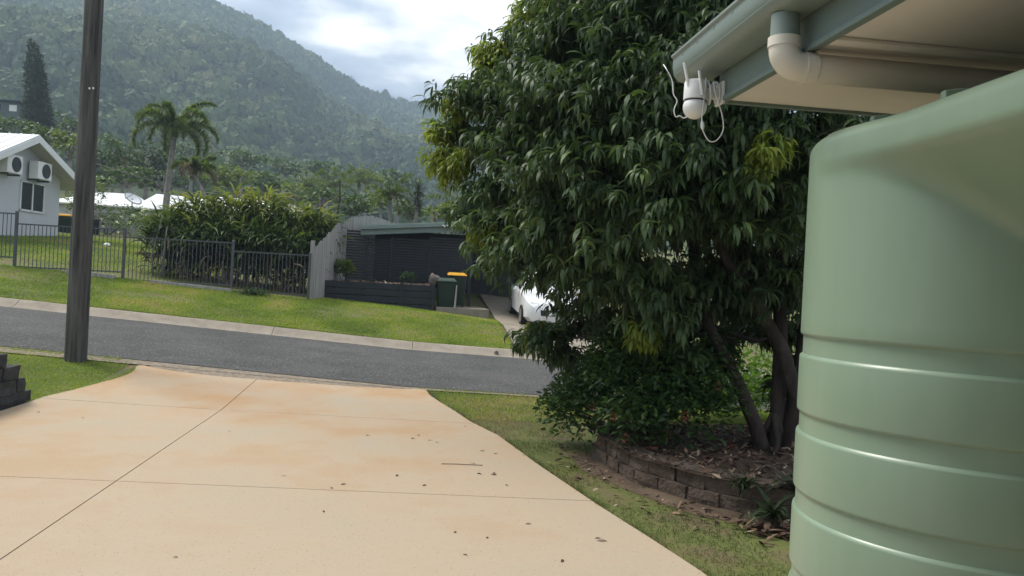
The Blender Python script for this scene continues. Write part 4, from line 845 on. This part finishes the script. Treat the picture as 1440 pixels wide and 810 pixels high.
def win(s0, s1, z0, z1):
    w = MB()
    for a, b, c, d in ((s0, s1, z0, z0 + .07), (s0, s1, z1 - .05, z1), (s0, s0 + .06, z0, z1), (s1 - .06, s1, z0, z1), ((s0 + s1) / 2 - .03, (s0 + s1) / 2 + .03, z0, z1)):
        w.prism([(a, c), (b, c), (b, d), (a, d)], lambda s, z: hp(s, -.05, z), lambda s, z: hp(s, .02, z))
    o = w.build('window_frame', M['white_paint'], hs)
    for a, b in ((s0 + .06, (s0 + s1) / 2 - .03), ((s0 + s1) / 2 + .03, s1 - .06)):
        MB().prism([(a, z0 + .07), (b, z0 + .07), (b, z1 - .05), (a, z1 - .05)], lambda s, z: hp(s, -.02, z), lambda s, z: hp(s, -.005, z)).build('pane', M['glass'], o)
win(1.0, 2.42, 3.5, 4.62)
def ac(s, z, label):
    t = thing('air_conditioner', label, 'air conditioner', 'wall air conditioners'); w, h, d = .82, .66, .36
    def q(a, l, zz): return hp(s - a, -l, z + zz)
    b_ = MB(); b_.prism([(s - w / 2, z - h / 2), (s + w / 2, z - h / 2), (s + w / 2, z + h / 2), (s - w / 2, z + h / 2)], lambda a, zz: hp(a, -.12 - d, zz), lambda a, zz: hp(a, -.12, zz)); b_.build('casing', M['white_plastic'], t, bevel=.02)
    n = 24; b_ = MB(); b_.prism([(s - .06 + .25 * math.cos(k * 2 * math.pi / n), z + .27 * math.sin(k * 2 * math.pi / n)) for k in range(n)], lambda a, zz: hp(a, -.135 - d, zz), lambda a, zz: hp(a, -.125 - d, zz)); b_.build('fan_grille', M['dark_grille'], t)
    for k in range(5):
        r = .05 + .045 * k; MB().tube([hp(s - .06 + r * math.cos(a), -.14 - d, z + r * math.sin(a)) for a in np.linspace(0, 6.283, 20)], .006, 4).build('guard_ring', M['fence_metal'], t)
    for a in (-.3, .3): MB().prism([(s + a - .02, z - h / 2 - .06), (s + a + .02, z - h / 2 - .06), (s + a + .02, z - h / 2), (s + a - .02, z - h / 2)], lambda a_, zz: hp(a_, -.45, zz), lambda a_, zz: hp(a_, 0, zz)).build('bracket', M['fence_metal'], t)
ac(1.72, 5.06, 'white wall air conditioner directly above the house window'); ac(3.42, 5.06, 'white wall air conditioner cut by the left photo edge')
MB().prism([(.75, 5.0), (.85, 5.0), (.85, 5.1), (.75, 5.1)], lambda s, z: hp(s, -.14, z), lambda s, z: hp(s, -.0, z)).build('wall_lamp', M['fence_metal'], hs)

# ------------------------------------------------------------------ yard behind the fence
by = thing('wheelie_bin', 'dark bin with orange-yellow lid beside the white house corner', 'bin', 'bins across the road')
c = at(93, 303, 35); MB().raw([(c[0] + a * w, c[1] + b_ * w, c[2] + h) for h, w in ((-1.0, .24), (-.06, .30)) for a, b_ in ((-1, -1), (1, -1), (1, 1), (-1, 1))], [(3, 2, 1, 0), (4, 5, 6, 7), (0, 1, 5, 4), (1, 2, 6, 5), (2, 3, 7, 6), (3, 0, 4, 7)]).build('body', M['bin_green'], by, bevel=.03)
MB().box((c[0], c[1], c[2]), (.64, .64, .09), taper=.85).build('lid', M['yellow'], by, bevel=.02)
dw = thing('dark_screen', 'dark boarded screen between the white house and the pole', 'fence')
p0, p1 = at(84, 306, 36), at(140, 306, 36)
for k in range(9):
    a, b_ = p0 + (p1 - p0) * k / 9, p0 + (p1 - p0) * (k + .96) / 9; MB().obox((a[0], a[1], 2.3), (b_ - a) * [1, 1, 0], (0, .03, 0), (0, 0, a[2] - 2.3)).build('board', M['charcoal'], dw)
MB().obox((p0[0], p0[1] - .05, p0[2] + .0), (p1 - p0) * [1, 1, 0], (0, .1, 0), (0, 0, .07)).build('capping', M['kerb'], dw)
gf = thing('timber_fence', 'weathered grey timber fence below the white roofs', 'fence')
p0, p1 = at(118, 297, 38), at(262, 304, 40); n = 36
for k in range(n):
    a = p0 + (p1 - p0) * k / n; MB().obox((a[0], a[1], 2.0), ((p1 - p0) * [1, 1, 0]) / n * .94, (0, .02, 0), (0, 0, a[2] - 2.0 + random.uniform(-.03, .03))).build('paling', M['paling'], gf)
fb = thing('flower_bush', 'low bush with white flowers left of the strap-leaf hedge', 'shrub')
fbl = [tuple(at(200, 322, 29)) + (.9, .6, .5), tuple(at(178, 312, 32)) + (.9, .6, .7), tuple(at(212, 318, 29)) + (.6, .5, .6)]
mound(fb, 'foliage', fbl, 900, .14, .35, M['leaf_mid'])
q = RNG.normal(0, 1, (26, 3)); q /= np.linalg.norm(q, axis=1)[:, None]; q[:, 1] = -np.abs(q[:, 1]); parts = []
for k in range(26):
    cc = np.array(fbl[k % 3][:3]) + q[k] * np.array(fbl[k % 3][3:]) * 1.05; n = 12; L = np.full(n, .10); parts.append(ribbons(np.tile(cc, (n, 1)), RNG.uniform(0, 6.28, n), RNG.uniform(-.3, 1.2, n), np.full(n, .8), L, L * .6, (.4, 1, .2), RNG.random(n)))
V, F_, R = merge(parts); kind(arrays('flowers', V, F_, M['petal_white'], fb, rnd=R), 'stuff')
def bush(label, blobs, n_per, leaf, mt, name='garden_bush'):
    t = thing(name, label, 'shrub'); mound(t, 'foliage', blobs, n_per, leaf, .4, mt); stems(t, (blobs[0][0], blobs[0][1], zs(blobs[0][0], blobs[0][1]) - .1), [b_[:3] for b_ in blobs], .03, M['bark']); return t
bush('bright green bush between the white house and the power pole', [tuple(at(112, 280, 36)) + (.55, .6, .7), tuple(at(132, 275, 36.5)) + (.5, .6, .75), tuple(at(108, 295, 36)) + (.5, .5, .4)], 900, .15, M['leaf_lime'])
bush('dark vine mass on the grey timber fence behind the pole', [tuple(at(150, 318, 37)) + (.9, .5, .6), tuple(at(190, 305, 38)) + (1.0, .5, .5), tuple(at(140, 300, 37)) + (.5, .4, .5)], 800, .14, M['leaf_mid'])

wt = at(151, 335, 30); wo = MB().lathe((wt[0], wt[1], zs(wt[0], wt[1])), [(.10, 0), (.13, .03), (.11, .09), (.05, .13), (.02, .14)], 14).build('lawn_ornament', M['white_plastic'], smooth_=True)
tag(wo, 'small white dome-shaped object on the lawn behind the fence', 'ornament')
# white-roofed houses further back
def hip_house(label, a, b, depth, zr, ze, zw, wall, roof, ridge_in=(.25, .25)):
    """a, b: eave corners nearest the street (world xy); the roof runs back by depth"""
    t = thing('low_house', label, 'house', 'pale roofed houses beyond the lawn'); a, b = np.array(a), np.array(b); u = (b - a) / np.linalg.norm(b - a); n_ = np.array([-u[1], u[0]]) ; L = np.linalg.norm(b - a)
    def P(s, d, z): q = a + u * s + n_ * d; return (q[0], q[1], z)
    E = [P(0, 0, ze), P(L, 0, ze), P(L, depth, ze), P(0, depth, ze)]; r0, r1 = P(L * ridge_in[0], depth / 2, zr), P(L * (1 - ridge_in[1]), depth / 2, zr)
    MB().raw(E + [r0, r1], [(0, 1, 5, 4), (1, 2, 5), (2, 3, 4, 5), (3, 0, 4), (3, 2, 1, 0)]).build('roof', roof, t)
    w = MB(); w.raw([P(s, d, z) for z in (zw, ze - .02) for s, d in ((.5, .5), (L - .5, .5), (L - .5, depth - .5), (.5, depth - .5))], [(3, 2, 1, 0), (4, 5, 6, 7), (0, 1, 5, 4), (1, 2, 6, 5), (2, 3, 7, 6), (3, 0, 4, 7)]); w.build('wall', wall, t)
    for k, (i_, j_) in enumerate(((E[0], E[1]), (E[1], E[2]), (E[3], E[0]))): MB().tube([i_, j_], .07, 6).build('gutter', M['white_paint'], t)
    return t
A0, B0 = at(60, 291, 44), at(196, 297, 45); hip_house('white metal hip roof behind the satellite dish, left one', A0[:2], B0[:2], 10, 6.15, 5.0, 2.4, M['white_wall'], M['roof_white'], (.3, .3))
A0, B0 = at(185, 297, 44.5), at(330, 300, 47); hip_house('white metal hip roof behind the palm trunk, middle one', A0[:2], B0[:2], 11, 6.3, 4.95, 2.5, M['white_wall'], M['roof_white'], (.28, .25))
A0, B0 = at(300, 300, 52), at(450, 296, 56); hip_house('white metal roof with brown gable above the hedge, right one', A0[:2], B0[:2], 9, 6.95, 5.6, 3.0, M['rust_roof'], M['roof_white'], (.2, .08))
sd = thing('satellite_dish', 'grey satellite dish on a short pole before the white roofs', 'satellite dish'); c = at(186, 281, 40)
dn = np.array([.55, -.35, .75]); dn /= np.linalg.norm(dn); e1 = np.cross(dn, [0, 0, 1]); e1 /= np.linalg.norm(e1); e2 = np.cross(dn, e1); mb = MB(); rings = []
for k, r in enumerate(np.linspace(.05, .42, 5)): rings.append([c + (e1 * math.cos(a) + e2 * math.sin(a)) * r + dn * (r * r * .5) for a in np.linspace(0, 2 * math.pi, 20, endpoint=False)])
v = [p for q in rings for p in q]; f = [(k * 20 + j, k * 20 + (j + 1) % 20, k * 20 + 20 + (j + 1) % 20, k * 20 + 20 + j) for k in range(4) for j in range(20)] + [tuple(range(20))]
o = mb.raw(v, f).build('reflector', M['roof_white'], sd, smooth_=True, fixn=False); so = o.modifiers.new('thickness', 'SOLIDIFY'); so.thickness = .02
MB().tube([p for p in rings[-1]] + [rings[-1][0]], .028, 6).build('rim', M['dish'], sd); MB().tube([c + e1 * .42, c + dn * .5 + e1 * .05, c + dn * .55], .018, 6).build('feed_arm', M['dish'], sd); MB().tube([c - [0, 0, .0], c - [0, 0, 1.5]], .03, 8).build('mast', M['dish'], sd)
cb = MB(); c0, c1, c2 = at(118, 225, 43), at(240, 262, 46), at(470, 293, 52)
pts = [c0 + (c1 - c0) * s for s in np.linspace(0, 1, 8)] + [c1 + (c2 - c1) * s - np.array([0, 0, .5 * math.sin(s * math.pi)]) for s in np.linspace(.1, 1, 10)]
tag(cb.tube(pts, .028, 5).build('service_cable', M['bark_grey']), 'thin overhead service cable sloping past the palm trunk', 'cable')

# ------------------------------------------------------------------ palms
def palm(label, crown, base, n_fr, Lf, r, mt, lean=(0, 0), droop=(1.5, 2.6), e0=(-.1, 1.3), leaflet=.42, bark='bark_grey', plumose=True, dead=0, wide=.05):
    t = thing('palm_tree', label, 'palm tree', 'palms across the road'); crown = np.array(crown, float); base = np.array(base, float)
    mid = (crown + base) / 2 + np.array([lean[0], lean[1], 0]); MB().tube([base, (base + mid) / 2 + np.array([lean[0] * .4, 0, 0]), mid, (mid + crown) / 2 + np.array([lean[0] * .3, 0, 0]), crown], [r * 1.35, r * 1.1, r, r * .9, r * .85], 12).build('trunk', M[bark], t, smooth_=True)
    MB().tube([crown - [0, 0, .05], crown + [0, 0, .35 * Lf / 2], crown + [0, 0, .55 * Lf / 2]], [r * 1.15, r * .9, r * .3], 10).build('crown_shaft', M['leaf_lime'] and M['leaf_palm'], t, smooth_=True)
    c0 = crown + [0, 0, .25 * Lf / 2]
    for k in range(n_fr):
        az_ = k * 2.399 + random.uniform(-.2, .2); t_ = (k + .5) / n_fr; e_ = lerp(e0[1], e0[0], t_); dr = lerp(droop[0], droop[1], t_) ; Lk = Lf * random.uniform(.85, 1.1); ns = 26
        s = np.linspace(0, 1, ns); ee = e_ - dr * s ** 1.3; hx = np.concatenate([[0], np.cumsum(np.cos(ee[:-1]))]) * Lk / (ns - 1); hz = np.concatenate([[0], np.cumsum(np.sin(ee[:-1]))]) * Lk / (ns - 1)
        R_ = c0 + np.stack([hx * math.cos(az_), hx * math.sin(az_), hz], -1)
        parts = []
        for sd_ in ((-1, 1, -.6, .6) if plumose else (-1, 1)):
            rp = 4 if plumose else 2; idx = np.arange(2, ns); P = np.repeat(R_[idx], rp, 0) + RNG.normal(0, .03, (len(idx) * rp, 3)); sz = np.repeat(np.sin(np.clip(s[idx] * .93 + .07, 0, 1) * math.pi) ** .5, rp) * leaflet * RNG.uniform(.7, 1.1, len(idx) * rp) + .05
            a_ = az_ + sd_ * RNG.uniform(.7, 1.3, len(P)); base_r = np.full(len(P), min(1, max(0, (.9 if k >= n_fr - dead else .45 - .3 * (1 - t_)) + random.uniform(-.1, .1))))
            parts.append(ribbons(P, a_, RNG.uniform(-.2, .7, len(P)) + (.5 if abs(sd_) < 1 else 0), RNG.uniform(.5, 1.6, len(P)), sz, np.full(len(P), wide * leaflet / .42), (.6, 1, .7, .05), np.clip(base_r + RNG.normal(0, .12, len(P)), 0, 1)))
        V, F_, Rn = merge(parts); o = arrays('frond', V, F_, mt if k < n_fr - dead else M['leaf_dead'], t, rnd=Rn, smooth_=True)
        MB().tube(list(R_[::3]) , [.028 * (1 - .8 * q) for q in np.linspace(0, 1, len(R_[::3]))], 5).build('rachis', M['leaf_palm'] if k < n_fr - dead else M['bark'], o)
    return t
c = at(245, 192, 45); palm('tall foxtail palm with drooping crown behind the hedge', c, (c[0] - .3, c[1], 2.9), 17, 2.9, .17, M['leaf_palm'], lean=(-.06, 0), leaflet=.52, wide=.05, droop=(1.7, 2.9), e0=(.1, 1.35))
c = at(268, 232, 41); c = at(312, 240, 40); palm('leaning palm with browning fronds right of the tall palm', at(274, 244, 40), at(300, 303, 39), 9, 1.3, .09, M['leaf_palm'], leaflet=.35, dead=3, droop=(1.2, 2.2), e0=(.2, 1.2))
for px, py, d, L, lab in ((470, 268, 62, 2.6, 'small palm just left of the bare dead stick'), (548, 280, 48, 1.9, 'small palm above the paling fence top'), (640, 296, 46, 2.0, 'low palm with some brown fronds behind the carport roof'),
                          (172, 232, 60, 2.8, 'dark palm between the power pole and the tall palm'), (505, 262, 75, 3.0, 'palm in the treeline right of the dead stick'), (430, 268, 70, 2.6, 'palm in the treeline above the white roof end')):
    c = at(px, py, d); palm(lab, c, (c[0] + .2, c[1], zs(c[0], c[1]) - .2), 11, L, .13, M['leaf_palm'] if px != 172 else M['leaf_mid'], leaflet=.55, plumose=False, droop=(1.0, 2.4), e0=(0, 1.3), dead=3 if px == 640 else 1)
yu = thing('spiky_yucca', 'spiky dark yucca-like tree left of the big tree crown', 'tree'); c = at(588, 268, 42)
MB().tube([(c[0], c[1], zs(c[0], c[1]) - .2), c - [.05, 0, .6], c], [.13, .1, .08], 8).build('trunk', M['bark_grey'], yu, smooth_=True)
parts = []
for h in (-.9, -.45, 0):
    n = 90; v = RNG.normal(0, 1, (n, 3)); v /= np.linalg.norm(v, axis=1)[:, None]; L = RNG.uniform(.55, .85, n) * (1 + h * .1)
    parts.append(ribbons(np.tile(c + [0, 0, h], (n, 1)), np.arctan2(v[:, 1], v[:, 0]), np.arcsin(v[:, 2]) + .35, RNG.uniform(.1, .5, n), L, np.full(n, .05), (.8, 1, .6, .03), RNG.random(n)))
V, F_, R = merge(parts); kind(arrays('spiky_leaves', V, F_, M['leaf_dark'], yu, rnd=R), 'stuff')
dk = thing('dead_stick', 'bare dark dead tree stem above the hedge end', 'dead tree'); p = at(474, 305, 34); q = at(478, 254, 34)
MB().tube([(p[0], p[1], zs(p[0], p[1])), p, (p + q) / 2 + [.05, 0, 0], q], [.06, .05, .045, .03], 6).tube([(p * .6 + q * .4), at(472, 278, 34)], [.03, .015], 5).tube([(p * .45 + q * .55), at(483, 268, 34)], [.02, .01], 5).build('stem', M['bark'], dk)

# ------------------------------------------------------------------ treeline
def tree(label, px, ytop, ybot, wpx, d, mt, leaf=.38, dens=1.0, name='leafy_tree', group='trees beyond the street'):
    t = thing(name, label, 'tree', group); c = at(px, (ytop + ybot) / 2, d); hw = wpx / F_PX * d / 2; hh = (ybot - ytop) / F_PX * d / 2
    blobs = [(c[0], c[1], c[2], hw * .6, hw * .6, hh * .8)]
    for k in range(9):
        a = RNG.uniform(0, 6.28); e_ = RNG.uniform(-.6, .8); rr = RNG.uniform(.45, .7)
        blobs.append((c[0] + math.cos(a) * hw * rr, c[1] + math.sin(a) * hw * rr, c[2] + e_ * hh * .75, hw * RNG.uniform(.3, .46), hw * RNG.uniform(.3, .46), hh * RNG.uniform(.24, .38)))
    mound(t, 'crown', blobs, dens * 26 / (leaf * leaf) * .42, leaf, .55, mt, prof=(.3, 1, .8, .1), e0=(-.5, .9), droop=(.2, 1.2), shell=(.5, 1.08))
    z0 = zs(c[0], c[1]) - .3; mb = MB(); mb.tube([(c[0], c[1], z0), (c[0] + .1, c[1], (z0 + c[2]) / 2), (c[0], c[1], c[2] + hh * .4)], [hw * .09 + .06, hw * .07 + .04, .04], 7)
    for b_ in blobs[1:]: mb.tube([(c[0], c[1], c[2] - hh * .5), b_[:3]], [hw * .035 + .02, .02], 5)
    mb.build('trunk', M['bark_grey'], t, smooth_=True)
TL = [  # px, top, bottom, width, depth, material, label
    (20, 160, 205, 90, 85, 'leaf_mid', 'rounded tree behind the white gable roof at the left edge'), (70, 175, 222, 60, 60, 'leaf_mid', 'dark bushy tree directly behind the gable roof slope'),
    (98, 180, 240, 50, 52, 'leaf_lime', 'pale twiggy tree between the gable roof and the pole'), (100, 160, 200, 60, 100, 'leaf_mid', 'distant tree left of the pole below the cypress'),
    (150, 205, 270, 60, 66, 'leaf_dark', 'dark tree just right of the power pole'), (205, 190, 275, 70, 70, 'leaf_dark', 'tall dark tree behind the foxtail palm'),
    (180, 228, 275, 70, 56, 'leaf_mid', 'green tree above the satellite dish'), (140, 245, 275, 40, 50, 'leaf_mid', 'small tree above the left white roof'), (160, 190, 235, 50, 95, 'leaf_mid', 'distant tree right of the pole on the slope'), (230, 235, 278, 60, 58, 'leaf_dark', 'dark tree low behind the palm trunk'),
    (330, 228, 280, 80, 66, 'leaf_lime', 'yellowish tree right of the leaning palm'), (285, 225, 275, 60, 75, 'leaf_mid', 'green tree behind the leaning palm'), (375, 240, 285, 70, 72, 'leaf_mid', 'green tree above the hedge middle'), (415, 255, 290, 60, 66, 'leaf_lime', 'pale green tree above the hedge right end'),
    (450, 258, 300, 60, 60, 'leaf_mid', 'green tree behind the brown gable end'), (500, 270, 312, 70, 52, 'leaf_mid', 'leafy tree right behind the paling fence'), (535, 262, 300, 60, 64, 'leaf_lime', 'pale tree in the treeline over the paling fence'),
    (575, 275, 315, 60, 50, 'leaf_mid', 'tree left of the carport roof'), (625, 282, 318, 60, 44, 'leaf_lime', 'pale bushy tree behind the carport roof'), (680, 270, 320, 90, 46, 'leaf_mid', 'green tree behind the carport hidden by the big tree'),
    (340, 205, 245, 60, 130, 'leaf_mid', 'distant tree at the mountain foot above the hedge'), (460, 225, 262, 70, 140, 'leaf_mid', 'distant tree at the mountain foot above the dead stick'), (560, 240, 270, 80, 150, 'leaf_mid', 'distant tree at the mountain foot near the big tree'), (270, 195, 240, 60, 140, 'leaf_mid', 'distant tree at the mountain foot behind the palm crown'),
    (400, 215, 255, 70, 150, 'leaf_mid', 'distant tree at the mountain foot left of the dead stick'), (515, 235, 268, 60, 130, 'leaf_lime', 'distant pale tree at the mountain foot right of the dead stick'), (20, 200, 240, 60, 120, 'leaf_mid', 'distant tree hidden behind the gable house')]
for px, a, b_, w_, d, mt, lab in TL: tree(lab, px, a, b_, w_, d, M[mt], leaf=.0052 * d + .04)
cy = thing('cypress_tree', 'tall dark narrow conifer on the slope at the left', 'tree', 'trees beyond the street'); t0, b0 = at(46, 66, 95), at(52, 185, 95); bl = []
for s in np.linspace(0, 1, 15):
    q = t0 + (b0 - t0) * s; r = .45 + 1.15 * s ** .7 + RNG.uniform(-.1, .15); bl.append((q[0] + RNG.normal(0, .12), q[1], q[2], r, r, 1.0))
    if s > .15: bl.append((q[0] + .75 * s + .5, q[1] - .2, q[2] - .4, r * .6, r * .6, .9))
mound(cy, 'crown', bl, 260, .42, .35, M['leaf_cypress'], e0=(.2, 1.3), droop=(0, .8)); MB().tube([(b0[0], b0[1], b0[2] - 5), b0, t0], [.3, .25, .05], 8).build('trunk', M['bark_grey'], cy)
fh = thing('hillside_house', 'dark grey house with pale trim on the slope beside the cypress', 'house'); c = at(8, 155, 105)
MB().box((c[0], c[1], c[2] - .6), (5.2, 5, 2.4)).build('wall', M['tile_dark'], fh); MB().box((c[0], c[1], c[2] + .75), (6.2, 6, .18)).build('roof', M['charcoal'], fh); MB().obox((c[0] + 1.6, c[1] - 2.52, c[2] - .5), (.9, 0, 0), (0, .015, 0), (0, 0, .8)).build('window', M['white_paint'], fh); MB().obox((c[0] - 1.6, c[1] - 2.52, c[2] - .5), (2.2, 0, 0), (0, .015, 0), (0, 0, .8)).build('window', M['glass'], fh)
MB().box((c[0], c[1], c[2] - 3.5), (4.6, 4.4, 3.4)).build('base_wall', M['tile_dark'], fh)

# ------------------------------------------------------------------ grass, litter
def inside(poly, x, y):
    r = np.zeros(len(x), bool); n = len(poly)
    for i in range(n):
        (x0, y0), (x1, y1) = poly[i], poly[(i + 1) % n]
        with np.errstate(divide='ignore', invalid='ignore'): c_ = ((y0 > y) != (y1 > y)) & (x < (x1 - x0) * (y - y0) / (y1 - y0) + x0)
        r ^= c_
    return r
def lawn(name, label, n, x0, x1, y0, y1, Lr, wd, mt, keep=None, dens=None, dz=-.004, dry=(0, 1)):
    x, y = RNG.uniform(x0, x1, n), RNG.uniform(y0, y1, n); k = np.ones(n, bool)
    if keep: k &= keep(x, y)
    if dens: k &= RNG.random(n) < dens(x, y)
    x, y = x[k], y[k]; n = len(x); L = RNG.uniform(*Lr, n); pt = fbm(x * .9, y * .9, 3)
    V, F_, R = ribbons(np.stack([x, y, zg(x, y) + dz], -1), RNG.uniform(0, 6.28, n), RNG.uniform(.25, 1.5, n), RNG.uniform(.1, 1.3, n), L, np.full(n, wd) * RNG.uniform(.7, 1.3, n), (1, .8, .08), np.clip((pt - .5) * 2.2 + .48 + RNG.normal(0, .2, n), dry[0], dry[1]), RNG.normal(0, .4, n))
    o = kind(arrays(name, V, F_, mt, rnd=R, smooth_=True), 'stuff'); o['label'] = label; return o
outdrv = lambda x, y: ~inside(OUT, x, y)
bedp = EDGE + [(9, 5.2), (9, 9.5), (1.95, 9.5)]
lawn('grass', 'short patchy grass strip between the driveway and the block edging', 90000, .2, 3.2, 3.4, 12.4, (.012, .04), .0045, M['grass_dry_shade'], lambda x, y: outdrv(x, y) & ~inside(bedp, x, y) & ~((x > 1.25) & (y < 2.9)),
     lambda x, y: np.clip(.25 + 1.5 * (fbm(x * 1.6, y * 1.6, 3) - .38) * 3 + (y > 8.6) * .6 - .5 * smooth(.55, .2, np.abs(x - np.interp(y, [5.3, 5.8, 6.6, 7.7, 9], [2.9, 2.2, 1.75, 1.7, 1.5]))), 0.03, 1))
lawn('grass', 'bright grass verge right of the driveway mouth', 40000, .2, 7.5, 9.6, 12.25, (.02, .055), .006, M['grass'], outdrv)
lawn('grass', 'grass patch round the foot of the power pole', 60000, -8.2, -3.9, 8.6, 12.35, (.02, .06), .006, M['grass'], lambda x, y: outdrv(x, y) & ~((x > -4.62) & (y < 9.7)))
vd = lambda x, y: np.clip(.35 + 2.2 * (fbm(x * .7, y * 1.3, 3) - .3), .15, 1)
lawn('grass', 'sloping mown grass verge across the road', 150000, -15, 2.6, 19.07, 22.6, (.03, .075), .012, M['grass'], None, vd, dry=(0, 1))
lawn('grass', 'grass verge in front of the sleeper planter', 16000, -2.6, 2.6, 22.6, 24, (.03, .07), .012, M['grass'])
lawn('grass', 'sunlit lawn in front of the white house', 100000, -22, -6, 22.6, 36, (.04, .09), .018, M['grass'], None, lambda x, y: np.clip(.02 + smooth(23.2, 26.5, y + (fbm(x, y, 2) - .5) * 2), 0, 1))
def edge_tufts(P, n, off, label, Lr, mt):
    P = np.array(P); cum_ = np.concatenate([[0], np.cumsum(np.hypot(*np.diff(P, axis=0).T))]); d = RNG.uniform(0, cum_[-1], n); d = d[fbm(d * 2.3, d * 0 + 4, 3) > RNG.uniform(.25, .6, len(d))]; n = len(d)
    x = np.interp(d, cum_, P[:, 0]) + off * np.abs(RNG.normal(0, .035, n)); y = np.interp(d, cum_, P[:, 1]) + RNG.normal(0, .02, n); L = RNG.uniform(*Lr, n)
    V, F_, R = ribbons(np.stack([x, y, zg(x, y)], -1), RNG.uniform(0, 6.28, n), RNG.uniform(.5, 1.5, n), RNG.uniform(.4, 1.8, n), L, np.full(n, .005), (1, .8, .08), RNG.random(n), RNG.normal(0, .4, n))
    kind(arrays('grass', V, F_, mt, rnd=R, smooth_=True), 'stuff')['label'] = label
edge_tufts(OUT[2:14], 5200, 1, 'ragged grass edge along the right side of the driveway', (.03, .085), M['grass_dry_shade'])
edge_tufts(OUT[22:], 2600, -1, 'ragged grass edge at the left driveway flare', (.03, .08), M['grass'])
edge_tufts([(-8.5, 12.3), (-4.1, 12.34)], 3500, 0, 'ragged grass edge along the road by the pole', (.03, .09), M['grass'])
edge_tufts([(.25, 12.2), (7, 12.25)], 3500, 0, 'ragged grass edge along the road on the right', (.03, .09), M['grass'])
edge_tufts([(-16, 19.08), (2.6, 19.08)], 9000, 0, 'ragged grass edge behind the far kerb', (.04, .10), M['grass'])
def litter(name, label, n, fx, Lr, mt, zfun, parent=None):
    x, y = fx(n); n = len(x); L = RNG.uniform(*Lr, n)
    V, F_, R = ribbons(np.stack([x, y, zfun(x, y) + RNG.uniform(.004, .03, n)], -1), RNG.uniform(0, 6.28, n), RNG.normal(.1, .25, n), RNG.uniform(-.2, .7, n), L, L * RNG.uniform(.25, .4, n), (.15, .9, 1, .1), np.clip(RNG.random(n) ** 1.2, 0, 1), RNG.normal(0, .4, n))
    o = kind(arrays(name, V, F_, mt, parent, rnd=R, smooth_=True), 'stuff'); o['label'] = label; return o
zbed = lambda x, y: .22 + .05 * fbm(x * 2, y * 2, 3) - .16 * smooth(7.9, 9.5, y)
def f1(n):
    x, y = RNG.uniform(1.9, 6.5, n), RNG.uniform(5.3, 9.3, n); k = inside(EDGE + [(9, 5.3), (9, 9.5)], x, y); return x[k], y[k]
litter('leaf_litter', 'brown leaf litter covering the garden bed', 9000, f1, (.035, .09), M['litter'], zbed)
def f2(n):
    s = RNG.random(n); x = np.interp(s, np.linspace(0, 1, len(EDGE)), [p[0] for p in EDGE]) - np.abs(RNG.normal(0, .28, n)) - .02; y = np.interp(s, np.linspace(0, 1, len(EDGE)), [p[1] for p in EDGE]) - np.abs(RNG.normal(0, .14, n)); k = outdrv(x, y); return x[k], y[k]
litter('leaf_litter', 'dry leaves fallen along the foot of the block edging', 260, f2, (.035, .085), M['litter'], lambda x, y: 0 * x)
def f3(n): return RNG.normal(2.72, .22, n), RNG.normal(5.22, .12, n)
litter('leaf_litter', 'drift of reddish dry leaves beside the tank', 170, f3, (.06, .14), M['litter'], lambda x, y: 0 * x + .01)
def soil_patch():
    n = len(EDGE); P = np.array(EDGE[1:]); rows = []
    for k, p in enumerate(P):
        w = [.0, .06, .13, .2]; out = np.array([-.8, -.6]) if k > 2 else np.array([-1, -.1]); rows.append([p + out * q * (1 + .25 * math.sin(k * 2.1)) + np.array([.1, .1]) * (q == 0) for q in w])
    G = np.array(rows); V = np.concatenate([G, np.full(G.shape[:2] + (1,), .006) + (np.array([.02, .012, .004, -.006]))[None, :, None]], -1).reshape(-1, 3)
    i = np.arange(len(P) - 1)[:, None] * 4 + np.arange(3)[None]; kind(arrays('bare_soil', V, np.stack([i, i + 4, i + 5, i + 1], -1).reshape(-1, 4), M['soil'], smooth_=True), 'structure')
soil_patch()

# ------------------------------------------------------------------ haze
hz = MB().raw([(x, y, z) for z in (-12, 255) for x, y in ((-1500, -40), (1500, -40), (1500, 1650), (-1500, 1650))], [(3, 2, 1, 0), (4, 5, 6, 7), (0, 1, 5, 4), (1, 2, 6, 5), (2, 3, 7, 6), (3, 0, 4, 7)])
hm = bpy.data.materials.new('haze_air'); hm.use_nodes = True; N = hm.node_tree.nodes; N.clear(); o_ = N.new('ShaderNodeOutputMaterial'); pv = N.new('ShaderNodeVolumePrincipled')
pv.inputs['Color'].default_value = (.62, .80, 1.0, 1); pv.inputs['Density'].default_value = .0007; pv.inputs['Anisotropy'].default_value = .25; hm.node_tree.links.new(pv.outputs[0], o_.inputs['Volume'])
kind(hz.build('haze', hm), 'stuff')
